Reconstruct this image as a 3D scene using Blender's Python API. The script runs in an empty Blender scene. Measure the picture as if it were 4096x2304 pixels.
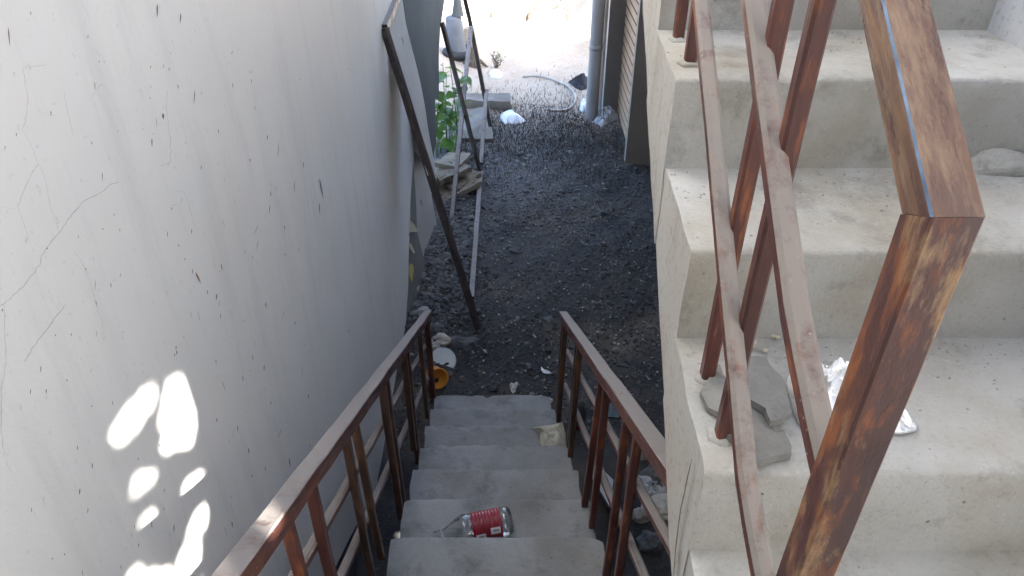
import bpy, bmesh, math, random
import numpy as np
from mathutils import Vector, Matrix, noise

random.seed(7)
rng = np.random.default_rng(7)
R = math.radians

# ------------------------------------------------------------------ camera
CAM = Vector((0.0, 0.0, 3.25))
PITCH = 35.0
F = 2958.0                      # focal length in pixels of a 4096 px wide picture
sc = bpy.context.scene
col = sc.collection
cd = bpy.data.cameras.new('camera')
cd.sensor_width = 36.0
cd.lens = F / 4096.0 * 36.0
cd.clip_start = 0.02
cd.clip_end = 2000
cam = bpy.data.objects.new('camera', cd)
cam.location = CAM
cam.rotation_euler = (R(90 - PITCH), 0, 0)
col.objects.link(cam)
sc.camera = cam

# ------------------------------------------------------------------ sky, sun, exposure
SUN_EL, SUN_ALPHA = 34.5, 45.0
TRAVEL = Vector((-math.cos(R(SUN_ALPHA)) * math.cos(R(SUN_EL)), math.sin(R(SUN_ALPHA)) * math.cos(R(SUN_EL)), -math.sin(R(SUN_EL))))
w = bpy.data.worlds.new('World')
sc.world = w
w.use_nodes = True
wn = w.node_tree
bg = wn.nodes['Background']
sky = wn.nodes.new('ShaderNodeTexSky')
sky.sky_type = 'NISHITA'
sky.sun_disc = False
sky.sun_elevation = R(SUN_EL)
sky.sun_rotation = math.atan2(-TRAVEL.x, -TRAVEL.y)
sky.air_density = 0.8
sky.dust_density = 3.2
sky.ozone_density = 0.6
wn.links.new(sky.outputs[0], bg.inputs[0])
bg.inputs[1].default_value = 0.13
sl = bpy.data.lights.new('sun', 'SUN')
sl.energy = 5.0
sl.angle = R(0.6)
sl.color = (1.0, 0.94, 0.85)
so = bpy.data.objects.new('sun', sl)
so.rotation_euler = TRAVEL.to_track_quat('-Z', 'Y').to_euler()
so.location = (6, -4, 9)
col.objects.link(so)
vs = sc.view_settings
vs.view_transform = 'Standard'
vs.look = 'None'
vs.exposure = 3.33
vs.gamma = 1.0
vs.use_curve_mapping = False
sc.cycles.use_denoising = True
sc.cycles.max_bounces = 8
sc.cycles.diffuse_bounces = 5
sc.cycles.transparent_max_bounces = 16
sc.cycles.sample_clamp_indirect = 8

# ------------------------------------------------------------------ helpers
CP, SP = math.cos(R(PITCH)), math.sin(R(PITCH))
def ray(px, py):
    u, v = (px - 2048.0) / F, (1152.0 - py) / F
    return Vector((u, CP + v * SP, -SP + v * CP))
def onz(px, py, z=0.0):
    d = ray(px, py); return CAM + d * ((z - CAM.z) / d.z)
def onx(px, py, x):
    d = ray(px, py); return CAM + d * (x / d.x)
def ony(px, py, y):
    d = ray(px, py); return CAM + d * (y / d.y)
def onplane(px, py, p, n):
    d = ray(px, py); return CAM + d * ((Vector(p) - CAM).dot(n) / d.dot(n))

WLOC = {}
def tag(o, label=None, cat=None, group=None, kind=None):
    if label: o['label'] = label
    if cat: o['category'] = cat
    if group: o['group'] = group
    if kind: o['kind'] = kind
    return o
def thing(name, label, cat, loc, group=None):
    o = bpy.data.objects.new(name, None)
    o.empty_display_size = 0.1
    o.location = loc
    col.objects.link(o)
    WLOC[o.name] = Vector(loc)
    return tag(o, label, cat, group)
def mk(name, verts, faces, mats, parent=None, smooth=False, fm=None):
    """one mesh object from world-space vertices, origin at its base"""
    v = np.asarray([tuple(p) for p in verts], dtype=float) if not isinstance(verts, np.ndarray) else verts
    org = Vector(((v[:, 0].min() + v[:, 0].max()) / 2, (v[:, 1].min() + v[:, 1].max()) / 2, v[:, 2].min()))
    me = bpy.data.meshes.new(name)
    me.from_pydata((v - np.array(org)).tolist(), [], faces if isinstance(faces, list) else faces.tolist())
    if not isinstance(mats, (list, tuple)): mats = [mats]
    for m in mats: me.materials.append(m)
    if fm is not None: me.polygons.foreach_set('material_index', fm)
    if smooth: me.polygons.foreach_set('use_smooth', [True] * len(me.polygons))
    me.update()
    o = bpy.data.objects.new(name, me)
    col.objects.link(o)
    WLOC[o.name] = org
    if parent is not None:
        o.parent = parent
        o.location = org - WLOC[parent.name]
    else:
        o.location = org
    return o

def box(x0, x1, y0, y1, z0, z1):
    v = [(x, y, z) for z in (z0, z1) for y in (y0, y1) for x in (x0, x1)]
    return v, [(0, 2, 3, 1), (4, 5, 7, 6), (0, 1, 5, 4), (2, 6, 7, 3), (0, 4, 6, 2), (1, 3, 7, 5)]
def section(wd, h, c):
    a, b = wd / 2, h / 2
    return [(a - c, b), (-a + c, b), (-a, b - c), (-a, -b + c), (-a + c, -b), (a - c, -b), (a, -b + c), (a, b - c)]
def loft(rings):
    n = len(rings[0]); v = []; f = []
    for r in rings: v += [Vector(p) for p in r]
    for k in range(len(rings) - 1):
        for i in range(n):
            j = (i + 1) % n
            f.append((k * n + i, k * n + j, (k + 1) * n + j, (k + 1) * n + i))
    f.append(tuple(range(n - 1, -1, -1)))
    f.append(tuple(range((len(rings) - 1) * n, len(rings) * n)))
    return v, f
def fix(o):
    bm = bmesh.new(); bm.from_mesh(o.data)
    bmesh.ops.recalc_face_normals(bm, faces=bm.faces)
    bm.to_mesh(o.data); bm.free()
    return o
def beam(p0, p1, wd, h, c=0.003, up=(0, 0, 1), seg=6, wob=0.0):
    p0, p1 = Vector(p0), Vector(p1)
    d = (p1 - p0).normalized(); up = Vector(up)
    rt = d.cross(up)
    if rt.length < 1e-4: rt = Vector((1, 0, 0))
    rt.normalize(); u2 = rt.cross(d)
    rings = []
    for k in range(seg + 1):
        q = p0.lerp(p1, k / seg)
        if wob: q = q + (noise.noise_vector(q * 6.0)) * wob
        rings.append([q + rt * a + u2 * b for a, b in section(wd, h, c)])
    return loft(rings)
def slope_rail(xf, zf, y0, y1, wd, h, c=0.004, seg=24, wob=0.0):
    """rail whose ends are cut plumb; zf gives the height of its top"""
    rings = []
    for k in range(seg + 1):
        y = y0 + (y1 - y0) * k / seg
        q = Vector((xf(y), y, zf(y) - h / 2))
        if wob and 0 < k < seg: q = q + noise.noise_vector(q * 5.0) * wob
        rings.append([q + Vector((a, 0, b)) for a, b in section(wd, h, c)])
    return loft(rings)
def tube(pts, r, n=10):
    pts = [Vector(p) for p in pts]; rings = []
    prev = None
    for k, p in enumerate(pts):
        d = (pts[min(k + 1, len(pts) - 1)] - pts[max(k - 1, 0)]).normalized()
        if prev is None:
            a = d.cross(Vector((0.3, 0.2, 1))).normalized()
        else:
            a = (prev - d * prev.dot(d)).normalized()
        prev = a; b = d.cross(a)
        rr = r[k] if isinstance(r, (list, tuple)) else r
        rings.append([p + (a * math.cos(2 * math.pi * i / n) + b * math.sin(2 * math.pi * i / n)) * rr for i in range(n)])
    return loft(rings)
def smooth_path(pts, n=6):
    pts = [Vector(p) for p in pts]; out = []
    for i in range(len(pts) - 1):
        p0, p1, p2, p3 = pts[max(i - 1, 0)], pts[i], pts[i + 1], pts[min(i + 2, len(pts) - 1)]
        for k in range(n):
            t = k / n
            out.append(0.5 * ((2 * p1) + (p2 - p0) * t + (2 * p0 - 5 * p1 + 4 * p2 - p3) * t * t + (3 * p1 - p0 - 3 * p2 + p3) * t ** 3))
    out.append(pts[-1]); return out
def lathe(prof, org, axis, n=32):
    org, axis = Vector(org), Vector(axis).normalized()
    a = axis.cross(Vector((0, 0, 1)))
    if a.length < 1e-3: a = Vector((1, 0, 0))
    a.normalize(); b = axis.cross(a)
    v = []; f = []
    for r, t in prof:
        for i in range(n):
            an = 2 * math.pi * i / n
            v.append(org + axis * t + (a * math.cos(an) + b * math.sin(an)) * max(r, 1e-4))
    for k in range(len(prof) - 1):
        for i in range(n):
            j = (i + 1) % n
            f.append((k * n + i, k * n + j, (k + 1) * n + j, (k + 1) * n + i))
    return v, f
def rock(c, sx, sy, sz, seed, sub=2, rough=0.25, flat=0.25):
    bm = bmesh.new()
    bmesh.ops.create_icosphere(bm, subdivisions=sub, radius=1.0)
    v = []
    for p in bm.verts:
        q = p.co.normalized()
        k = 1 + rough * noise.noise(q * 1.6 + Vector((seed * 3.1, seed, 0))) + rough * 0.5 * noise.noise(q * 4 + Vector((seed, 0, seed)))
        q = q * k
        z = max(q.z, -flat)
        v.append((c[0] + q.x * sx, c[1] + q.y * sy, c[2] + (z + flat) * sz))
    f = [tuple(x.index for x in fa.verts) for fa in bm.faces]
    bm.free()
    return v, f
def slab(outline, thick, drop=(0, 0, -1), jit=0.0):
    """plate with a free outline: outline is its top face"""
    n = len(outline); d = Vector(drop) * thick
    v = [Vector(p) for p in outline] + [Vector(p) + d for p in outline]
    f = [tuple(range(n)), tuple(range(2 * n - 1, n - 1, -1))]
    for i in range(n):
        j = (i + 1) % n
        f.append((i, n + i, n + j, j))
    return v, f
def rough_outline(pts, n=5, amp=0.004, seed=0):
    out = []; m = len(pts)
    for i in range(m):
        a, b = Vector(pts[i]), Vector(pts[(i + 1) % m])
        for k in range(n):
            p = a.lerp(b, k / n)
            q = noise.noise_vector(p * 40 + Vector((seed * 5.0, 0, 0))) * amp
            q.z = 0
            out.append(p + q)
    return out
def crumple(outline, height, seed, rings=9, freq=18.0, edge=0.003, dens=4, sharp=True):
    """closed crumpled sheet (foil, bag, rag) over an outline lying on a surface"""
    bnd = []
    m = len(outline)
    for i in range(m):
        a, b = Vector(outline[i]), Vector(outline[(i + 1) % m])
        for k in range(dens): bnd.append(a.lerp(b, k / dens))
    c = sum(bnd, Vector()) / len(bnd)
    n = len(bnd); v = [c.copy()]; f = []
    def hh(p, t):
        q = p * freq + Vector((seed * 7.3, seed, 0))
        a = noise.noise(q)
        b = noise.noise(q * 2.3)
        a = (1 - 2 * abs(a)) if sharp else 0.5 + 0.5 * a
        b = (1 - 2 * abs(b)) if sharp else 0.5 + 0.5 * b
        return edge + height * max(0.05, (0.65 * a + 0.35 * b)) * min(1, 2.2 * (1 - t)) 
    v[0].z += hh(c, 0)
    for k in range(1, rings + 1):
        t = k / rings
        for p in bnd:
            q = c.lerp(p, t); q = q + Vector((0, 0, hh(q, t))); v.append(q)
    for i in range(n):
        f.append((0, 1 + i, 1 + (i + 1) % n))
    for k in range(rings - 1):
        for i in range(n):
            j = (i + 1) % n
            f.append((1 + k * n + i, 1 + (k + 1) * n + i, 1 + (k + 1) * n + j, 1 + k * n + j))
    base = len(v)
    for p in bnd: v.append(p.copy())
    o0 = 1 + (rings - 1) * n
    for i in range(n):
        j = (i + 1) % n
        f.append((o0 + i, base + i, base + j, o0 + j))
    f.append(tuple(range(base + n - 1, base - 1, -1)))
    return v, f

# ------------------------------------------------------------------ materials
class NT:
    def __init__(s, name):
        s.m = bpy.data.materials.new(name); s.m.use_nodes = True
        s.t = s.m.node_tree; s.b = s.t.nodes['Principled BSDF']; s.out = s.t.nodes['Material Output']
        g = s.t.nodes.new('ShaderNodeNewGeometry'); s.pos = g.outputs['Position']; s.nrm = g.outputs['True Normal']; s.isl = g.outputs['Random Per Island']
    def n(s, k, **kw):
        x = s.t.nodes.new(k)
        for a, b in kw.items(): setattr(x, a, b)
        return x
    def l(s, a, b): s.t.links.new(a, b)
    def mapv(s, scale=(1, 1, 1), rot=(0, 0, 0), src=None, loc=(0, 0, 0)):
        x = s.n('ShaderNodeMapping'); x.inputs['Scale'].default_value = scale; x.inputs['Rotation'].default_value = rot; x.inputs['Location'].default_value = loc
        s.l(src or s.pos, x.inputs[0]); return x.outputs[0]
    def mapt(s, stretch, rot, loc=(0, 0, 0)):
        x = s.n('ShaderNodeMapping'); x.vector_type = 'TEXTURE'
        x.inputs['Scale'].default_value = tuple(1.0 / q for q in stretch); x.inputs['Rotation'].default_value = rot; x.inputs['Location'].default_value = loc
        s.l(s.pos, x.inputs[0]); return x.outputs[0]
    def noise(s, scale, detail=6, rough=0.6, vec=None, dist=0.0):
        x = s.n('ShaderNodeTexNoise'); x.inputs['Scale'].default_value = scale; x.inputs['Detail'].default_value = detail
        x.inputs['Roughness'].default_value = rough; x.inputs['Distortion'].default_value = dist
        s.l(vec or s.pos, x.inputs['Vector']); return x.outputs['Fac']
    def vor(s, scale, vec=None, feat='F1', out='Distance'):
        x = s.n('ShaderNodeTexVoronoi', feature=feat); x.inputs['Scale'].default_value = scale
        s.l(vec or s.pos, x.inputs['Vector']); return x.outputs[out]
    def ramp(s, src, a, b, ca=0.0, cb=1.0):
        x = s.n('ShaderNodeMapRange'); x.inputs[1].default_value = a; x.inputs[2].default_value = b
        x.inputs[3].default_value = ca; x.inputs[4].default_value = cb; x.clamp = True
        s.l(src, x.inputs[0]); return x.outputs[0]
    def math(s, op, a, b=None):
        x = s.n('ShaderNodeMath', operation=op)
        for i, q in enumerate((a, b)):
            if q is None: continue
            if isinstance(q, (int, float)): x.inputs[i].default_value = q
            else: s.l(q, x.inputs[i])
        return x.outputs[0]
    def mix(s, fac, a, b):
        x = s.n('ShaderNodeMix', data_type='RGBA')
        if isinstance(fac, (int, float)): x.inputs[0].default_value = fac
        else: s.l(fac, x.inputs[0])
        for i, q in ((6, a), (7, b)):
            if isinstance(q, tuple): x.inputs[i].default_value = q + (1,) if len(q) == 3 else q
            else: s.l(q, x.inputs[i])
        return x.outputs[2]
    def sep(s, v):
        x = s.n('ShaderNodeSeparateXYZ'); s.l(v, x.inputs[0]); return x.outputs
    def bump(s, h, strength=0.3, dist=0.01):
        x = s.n('ShaderNodeBump'); x.inputs['Strength'].default_value = strength; x.inputs['Distance'].default_value = dist
        s.l(h, x.inputs['Height']); s.l(x.outputs[0], s.b.inputs['Normal'])
    def color(s, c):
        if isinstance(c, tuple): s.b.inputs['Base Color'].default_value = c + (1,)
        else: s.l(c, s.b.inputs['Base Color'])
    def set(s, **kw):
        for k, v in kw.items():
            k = {'rough': 'Roughness', 'metal': 'Metallic', 'spec': 'Specular IOR Level', 'trans': 'Transmission Weight', 'ior': 'IOR', 'sss': 'Subsurface Weight'}[k]
            if isinstance(v, (int, float)): s.b.inputs[k].default_value = v
            else: s.l(v, s.b.inputs[k])
        return s

def simple(name, c1, c2, scale, rough=0.8, bump=0.3, bdist=0.006, metal=0.0, spots=None, spec=0.4):
    t = NT(name)
    c = t.mix(t.ramp(t.noise(scale), 0.35, 0.68), c1, c2)
    if spots:
        c = t.mix(t.ramp(t.noise(scale * 3.7, 4), spots[1], spots[1] + 0.08), c, spots[0])
    t.color(c)
    t.set(rough=rough, metal=metal, spec=spec)
    if bump: t.bump(t.noise(scale * 6, 8), bump, bdist)
    return t.m

def make_plaster(name, base, cool, warm, grime, dirt=0.25, speck=0.62):
    t = NT(name)
    c = t.mix(t.ramp(t.noise(0.9, 4), 0.35, 0.65), base, cool)
    c = t.mix(t.math('MULTIPLY', t.ramp(t.noise(1.7, 5), 0.5, 0.75), 0.6), c, warm)
    st = t.noise(1.0, 8, 0.7, t.mapv((9, 9, 1.3)))
    c = t.mix(t.math('MULTIPLY', t.ramp(st, 0.5, 0.8), dirt), c, grime)
    sp = t.noise(70, 3, 0.5)
    c = t.mix(t.math('MULTIPLY', t.ramp(sp, speck, speck + 0.1), 0.35), c, grime)
    t.color(c)
    t.set(rough=0.62, spec=0.35)
    t.bump(t.math('ADD', t.noise(6, 6), t.math('MULTIPLY', t.noise(140, 4), 0.25)), 0.25, 0.006)
    return t.m

def make_concrete(name, base, light, brown, dark, blot=2.2, pits=True):
    t = NT(name)
    c = t.mix(t.ramp(t.noise(blot, 6, 0.65), 0.38, 0.62), base, light)
    c = t.mix(t.math('MULTIPLY', t.ramp(t.noise(3.1, 6, 0.6, t.mapv(loc=(4, 2, 1))), 0.45, 0.66), 0.85), c, brown)
    c = t.mix(t.math('MULTIPLY', t.ramp(t.noise(6.5, 8, 0.72, t.mapv(loc=(1, 7, 3))), 0.53, 0.72), 0.7), c, dark)
    fine = t.noise(120, 5, 0.7)
    c = t.mix(t.math('MULTIPLY', t.ramp(fine, 0.55, 0.72), 0.35), c, dark)
    c = t.mix(t.math('MULTIPLY', t.ramp(t.noise(95, 4, 0.6, t.mapv(loc=(3, 3, 9))), 0.6, 0.72), 0.4), c, light)
    pv = t.vor(26, t.mapv((1, 1, 1), loc=(0.3, 0.7, 0.1)))
    if pits: c = t.mix(t.math('MULTIPLY', t.ramp(pv, 0.10, 0.05), t.ramp(t.noise(5, 3), 0.5, 0.6)), c, dark)
    t.color(c)
    t.set(rough=0.85, spec=0.3)
    h = t.math('ADD', t.math('MULTIPLY', t.noise(11, 7, 0.65), 1.0), t.math('MULTIPLY', t.noise(150, 5, 0.7), 0.22))
    t.bump(h, 0.75, 0.009)
    return t.m

def make_paint(name, paint, dark, rust, worn, rot=(0, 0, 0), stretch=(45, 45, 7), dust=None, dustmin=0.3, wornlo=0.56, rough=0.45, rustlo=0.54, bumps=0.25):
    """old oil paint on steel, worn and rusting in streaks along the member; dust lies on what faces up"""
    t = NT(name)
    v = t.mapt(stretch, rot)
    c = t.mix(t.ramp(t.noise(0.35, 5, 0.6, v), 0.35, 0.65), paint, dark)
    n1 = t.noise(0.9, 7, 0.65, v)
    c = t.mix(t.math('MULTIPLY', t.ramp(n1, rustlo, rustlo + 0.14), 0.85), c, rust)
    n2 = t.noise(0.7, 8, 0.7, t.mapt(stretch, rot, loc=(5, 3, 8)))
    c = t.mix(t.math('MULTIPLY', t.ramp(n2, wornlo, wornlo + 0.12), 0.9), c, worn)
    c = t.mix(t.ramp(t.vor(75, feat='F1'), 0.13, 0.09, 0.0, 0.5), c, (0.5, 0.46, 0.38)) if dust else c
    rg = t.ramp(n1, 0.4, 0.7, rough - 0.12, rough + 0.3)
    if dust:
        up = t.ramp(t.sep(t.nrm)[2], dustmin, dustmin + 0.3)
        patch = t.ramp(t.noise(22, 6, 0.7), 0.26, 0.48)
        k = t.math('MULTIPLY', t.math('MULTIPLY', up, patch), 0.88)
        c = t.mix(k, c, dust)
        rg = t.math('MAXIMUM', rg, t.math('MULTIPLY', k, 0.95))
    t.color(c)
    t.set(rough=rg, spec=0.5)
    t.bump(t.math('ADD', n1, t.math('MULTIPLY', t.noise(190, 4), 0.3)), bumps, 0.004)
    return t.m

RAILROT = (R(30.6), 0, 0)
MAT = {}
MAT['wall'] = make_plaster('white_plaster', (0.79, 0.785, 0.755), (0.73, 0.735, 0.72), (0.77, 0.735, 0.69), (0.40, 0.40, 0.41), dirt=0.30, speck=0.66)
MAT['side'] = make_plaster('stair_side_plaster', (0.47, 0.455, 0.425), (0.43, 0.43, 0.415), (0.40, 0.34, 0.265), (0.17, 0.14, 0.10), dirt=0.75, speck=0.56)
MAT['wall_right'] = make_plaster('blue_grey_plaster', (0.50, 0.53, 0.58), (0.42, 0.45, 0.50), (0.46, 0.46, 0.46), (0.22, 0.22, 0.22), dirt=0.5, speck=0.55)
MAT['bare'] = simple('dark_masonry', (0.05, 0.052, 0.058), (0.10, 0.10, 0.105), 6, 0.95, 0.6, 0.01)
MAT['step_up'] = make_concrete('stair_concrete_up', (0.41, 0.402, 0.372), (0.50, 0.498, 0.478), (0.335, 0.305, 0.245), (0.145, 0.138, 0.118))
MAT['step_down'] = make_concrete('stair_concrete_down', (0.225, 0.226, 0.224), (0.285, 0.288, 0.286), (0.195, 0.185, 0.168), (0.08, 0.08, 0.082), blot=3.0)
MAT['roof'] = simple('grey_slab', (0.35, 0.35, 0.34), (0.45, 0.44, 0.42), 2)
PA, DK, RU, WO = (0.115, 0.036, 0.026), (0.062, 0.022, 0.018), (0.30, 0.098, 0.034), (0.36, 0.23, 0.13)
DUST = (0.26, 0.235, 0.21)
MAT['newel'] = make_paint('worn_paint_newel', (0.105, 0.038, 0.029), (0.062, 0.033, 0.031), (0.27, 0.09, 0.03), (0.33, 0.20, 0.10), stretch=(58, 58, 15), wornlo=0.525, rustlo=0.50)
MAT['toprail'] = make_paint('worn_paint_top_rail', (0.15, 0.08, 0.05), (0.075, 0.034, 0.026), (0.21, 0.105, 0.05), (0.27, 0.175, 0.105), rot=RAILROT, stretch=(60, 9, 60), wornlo=0.47, rustlo=0.5, rough=0.36)
MAT['edge'] = simple('worn_steel_sky_highlight', (0.05, 0.08, 0.13), (0.14, 0.20, 0.30), 30, 0.45, 0.1, 0.002, metal=0.8)  # worn steel edge, with the sky's blue highlight put into its colour
MAT['post'] = make_paint('brown_red_paint', PA, DK, RU, WO, stretch=(60, 60, 9), wornlo=0.64)
MAT['post_rusty'] = make_paint('rusty_brown_paint', (0.085, 0.042, 0.028), (0.035, 0.022, 0.017), (0.20, 0.085, 0.035), (0.14, 0.095, 0.065), stretch=(70, 70, 9), wornlo=0.55, rustlo=0.5)
MAT['rail'] = make_paint('dusty_brown_rail', PA, DK, RU, WO, rot=RAILROT, stretch=(60, 9, 60), dust=DUST, wornlo=0.6)
MAT['rail_down'] = make_paint('dusty_brown_rail_down', (0.105, 0.04, 0.03), DK, (0.22, 0.085, 0.04), (0.26, 0.18, 0.12), rot=(-R(30.0), 0, 0), stretch=(50, 7, 50), dust=(0.24, 0.22, 0.208), wornlo=0.62)
MAT['scrap'] = make_paint('dark_scrap_steel', (0.075, 0.06, 0.055), (0.04, 0.034, 0.034), (0.14, 0.085, 0.06), (0.20, 0.17, 0.15), stretch=(30, 30, 12), dust=(0.34, 0.31, 0.29), dustmin=0.55, wornlo=0.62)
MAT['sheet'] = simple('grey_sheet', (0.50, 0.49, 0.46), (0.40, 0.395, 0.375), 2.5, 0.85, 0.15, 0.01, spec=0.1, spots=((0.24, 0.17, 0.13), 0.66))
MAT['sheet_blue'] = simple('blue_grey_sheet', (0.105, 0.117, 0.118), (0.085, 0.095, 0.098), 1.6, 0.9, 0.12, 0.01, spec=0.05, spots=((0.15, 0.12, 0.11), 0.7))
MAT['board'] = simple('dark_grey_board', (0.15, 0.15, 0.145), (0.20, 0.20, 0.19), 3, 0.6, 0.15, 0.005)
MAT['tape'] = simple('yellowed_tape', (0.50, 0.46, 0.32), (0.58, 0.54, 0.40), 12, 0.5, 0.1)
MAT['tape_yellow'] = simple('yellow_tape', (0.50, 0.43, 0.10), (0.55, 0.48, 0.2), 12, 0.5, 0.1)
MAT['pipe_grey'] = simple('grey_pipe', (0.27, 0.28, 0.29), (0.33, 0.34, 0.345), 2, 0.45, 0.1)
MAT['pipe_white'] = simple('white_pipe', (0.62, 0.61, 0.59), (0.70, 0.69, 0.67), 4, 0.4, 0.05)
MAT['column'] = simple('dark_grey_column', (0.16, 0.165, 0.175), (0.21, 0.215, 0.22), 2, 0.6, 0.2)
MAT['endboard'] = simple('grey_brown_board', (0.27, 0.25, 0.225), (0.22, 0.205, 0.19), 3, 0.7, 0.2)
MAT['siding'] = simple('tan_siding', (0.42, 0.29, 0.19), (0.49, 0.35, 0.24), 3, 0.55, 0.1, spots=((0.27, 0.21, 0.17), 0.64))
MAT['stone'] = simple('grey_rock', (0.24, 0.235, 0.225), (0.36, 0.35, 0.33), 9, 0.9, 0.6, 0.01)
MAT['stone_light'] = simple('pale_rock', (0.42, 0.40, 0.36), (0.54, 0.52, 0.48), 12, 0.9, 0.5, 0.008, spots=((0.2, 0.19, 0.17), 0.62))
MAT['stone_dark'] = simple('dark_rock', (0.07, 0.075, 0.085), (0.13, 0.135, 0.14), 10, 0.9, 0.6, 0.01)
MAT['slabstone'] = simple('layered_stone', (0.22, 0.18, 0.125), (0.29, 0.265, 0.215), 5, 0.9, 0.7, 0.014, spots=((0.10, 0.085, 0.06), 0.56))
MAT['cement'] = make_concrete('cement_piece', (0.20, 0.197, 0.185), (0.25, 0.247, 0.235), (0.17, 0.155, 0.13), (0.07, 0.07, 0.065), blot=8, pits=False)
MAT['chip'] = simple('tan_chip', (0.50, 0.46, 0.36), (0.56, 0.52, 0.42), 30, 0.9, 0.4)
MAT['white_plastic'] = simple('white_plastic_film', (0.80, 0.82, 0.84), (0.70, 0.73, 0.77), 14, 0.35, 0.3, 0.006)
MAT['film'] = simple('grey_plastic_film', (0.28, 0.31, 0.35), (0.45, 0.48, 0.52), 25, 0.18, 0.5, 0.01, spec=0.8)
MAT['black_cloth'] = simple('black_cloth', (0.025, 0.027, 0.032), (0.05, 0.052, 0.058), 20, 0.9, 0.5)
MAT['rag'] = simple('beige_rag', (0.40, 0.37, 0.29), (0.50, 0.47, 0.38), 25, 0.95, 0.7, 0.008, spots=((0.24, 0.20, 0.15), 0.6))
MAT['blue_cloth'] = simple('dusty_blue_cloth', (0.12, 0.20, 0.27), (0.2, 0.26, 0.31), 15, 0.9, 0.5)
MAT['orange'] = simple('orange_plastic', (0.70, 0.31, 0.045), (0.62, 0.26, 0.04), 8, 0.4, 0.05)
MAT['lid'] = simple('pale_plastic_lid', (0.50, 0.58, 0.60), (0.42, 0.49, 0.51), 9, 0.4, 0.1)
MAT['hose'] = simple('pale_hose', (0.50, 0.48, 0.43), (0.30, 0.285, 0.25), 3, 0.55, 0.1)
MAT['mark'] = simple('dark_gouge', (0.09, 0.087, 0.084), (0.24, 0.23, 0.22), 40, 0.95, 0)
MAT['mark_soft'] = simple('faint_scuff', (0.56, 0.56, 0.56), (0.44, 0.44, 0.445), 40, 0.9, 0)
MAT['crack'] = simple('hairline_crack', (0.36, 0.35, 0.35), (0.48, 0.47, 0.465), 30, 0.95, 0)
MAT['crack_dark'] = simple('dark_crack', (0.10, 0.085, 0.07), (0.2, 0.17, 0.14), 30, 0.95, 0)
MAT['mark_brown'] = simple('brown_scratch', (0.30, 0.16, 0.07), (0.22, 0.12, 0.06), 40, 0.9, 0)
MAT['bark'] = simple('grey_brown_twig', (0.10, 0.08, 0.06), (0.16, 0.13, 0.10), 20, 0.95, 0.4)
MAT['stem'] = simple('green_stem', (0.10, 0.16, 0.05), (0.14, 0.19, 0.07), 20, 0.7, 0.2)
MAT['post_white'] = simple('pale_blue_grey_concrete', (0.10, 0.115, 0.135), (0.15, 0.165, 0.185), 5, 0.7, 0.2)
MAT['clay'] = simple('tan_clay', (0.36, 0.30, 0.22), (0.30, 0.25, 0.19), 8, 0.8, 0.2)
MAT['tyre'] = simple('black_rubber', (0.02, 0.021, 0.023), (0.04, 0.04, 0.042), 10, 0.75, 0.3)
MAT['fence'] = simple('pale_fence_panel', (0.48, 0.47, 0.45), (0.40, 0.395, 0.385), 2, 0.7, 0.2)
MAT['kerb'] = simple('pale_concrete_block', (0.17, 0.15, 0.125), (0.23, 0.21, 0.18), 6, 0.9, 0.4)
MAT['red'] = simple('red_label', (0.26, 0.012, 0.026), (0.20, 0.010, 0.020), 14, 0.35, 0.0)
MAT['label_white'] = simple('white_label_panel', (0.70, 0.71, 0.72), (0.66, 0.67, 0.68), 8, 0.4, 0.0)
MAT['label_print'] = simple('red_brown_print', (0.40, 0.16, 0.15), (0.34, 0.13, 0.12), 30, 0.5, 0.0)

def make_foil():
    t = NT('silver_foil')
    t.color((0.93, 0.94, 0.95)); t.set(metal=1.0, rough=0.34)
    t.bump(t.noise(70, 5, 0.6), 0.7, 0.006); return t.m
MAT['foil'] = make_foil()
def make_pet():
    t = NT('clear_plastic')
    tr = t.n('ShaderNodeBsdfTransparent'); tr.inputs[0].default_value = (0.93, 0.94, 0.94, 1)
    gl = t.n('ShaderNodeBsdfGlossy'); gl.inputs['Roughness'].default_value = 0.06
    lw = t.n('ShaderNodeLayerWeight'); lw.inputs[0].default_value = 0.25
    mx = t.n('ShaderNodeMixShader')
    t.l(t.ramp(lw.outputs['Fresnel'], 0.0, 1.0, 0.06, 0.75), mx.inputs[0]); t.l(tr.outputs[0], mx.inputs[1]); t.l(gl.outputs[0], mx.inputs[2])
    t.l(mx.outputs[0], t.out.inputs[0]); return t.m
MAT['pet'] = make_pet()
def make_leaf(name, a, b):
    t = NT(name)
    c = t.mix(t.isl, a, b); c = t.mix(t.ramp(t.noise(18, 3), 0.4, 0.7), c, tuple(min(1, q * 1.35) for q in b)); t.color(c); t.set(rough=0.45)
    tl = t.n('ShaderNodeBsdfTranslucent'); t.l(t.mix(0.6, c, (0.30, 0.55, 0.08)), tl.inputs[0])
    mx = t.n('ShaderNodeMixShader'); mx.inputs[0].default_value = 0.4
    t.l(t.b.outputs[0], mx.inputs[1]); t.l(tl.outputs[0], mx.inputs[2]); t.l(mx.outputs[0], t.out.inputs[0]); return t.m
MAT['leaf'] = make_leaf('broad_leaf', (0.035, 0.085, 0.022), (0.10, 0.20, 0.05))
MAT['leaf_far'] = make_leaf('sparse_leaf', (0.08, 0.16, 0.04), (0.15, 0.25, 0.08))
def make_sun_screen():  # for the added sun screen; lets soft light through into the stairwell
    t = NT('sun_screen_sheet')
    c = t.mix(t.noise(1.5, 4), (0.40, 0.42, 0.45), (0.46, 0.48, 0.50))
    t.color(c); t.set(rough=0.8)
    tl = t.n('ShaderNodeBsdfTranslucent'); t.l(c, tl.inputs[0])
    mx = t.n('ShaderNodeMixShader'); mx.inputs[0].default_value = 0.35
    t.l(t.b.outputs[0], mx.inputs[1]); t.l(tl.outputs[0], mx.inputs[2]); t.l(mx.outputs[0], t.out.inputs[0]); return t.m
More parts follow.
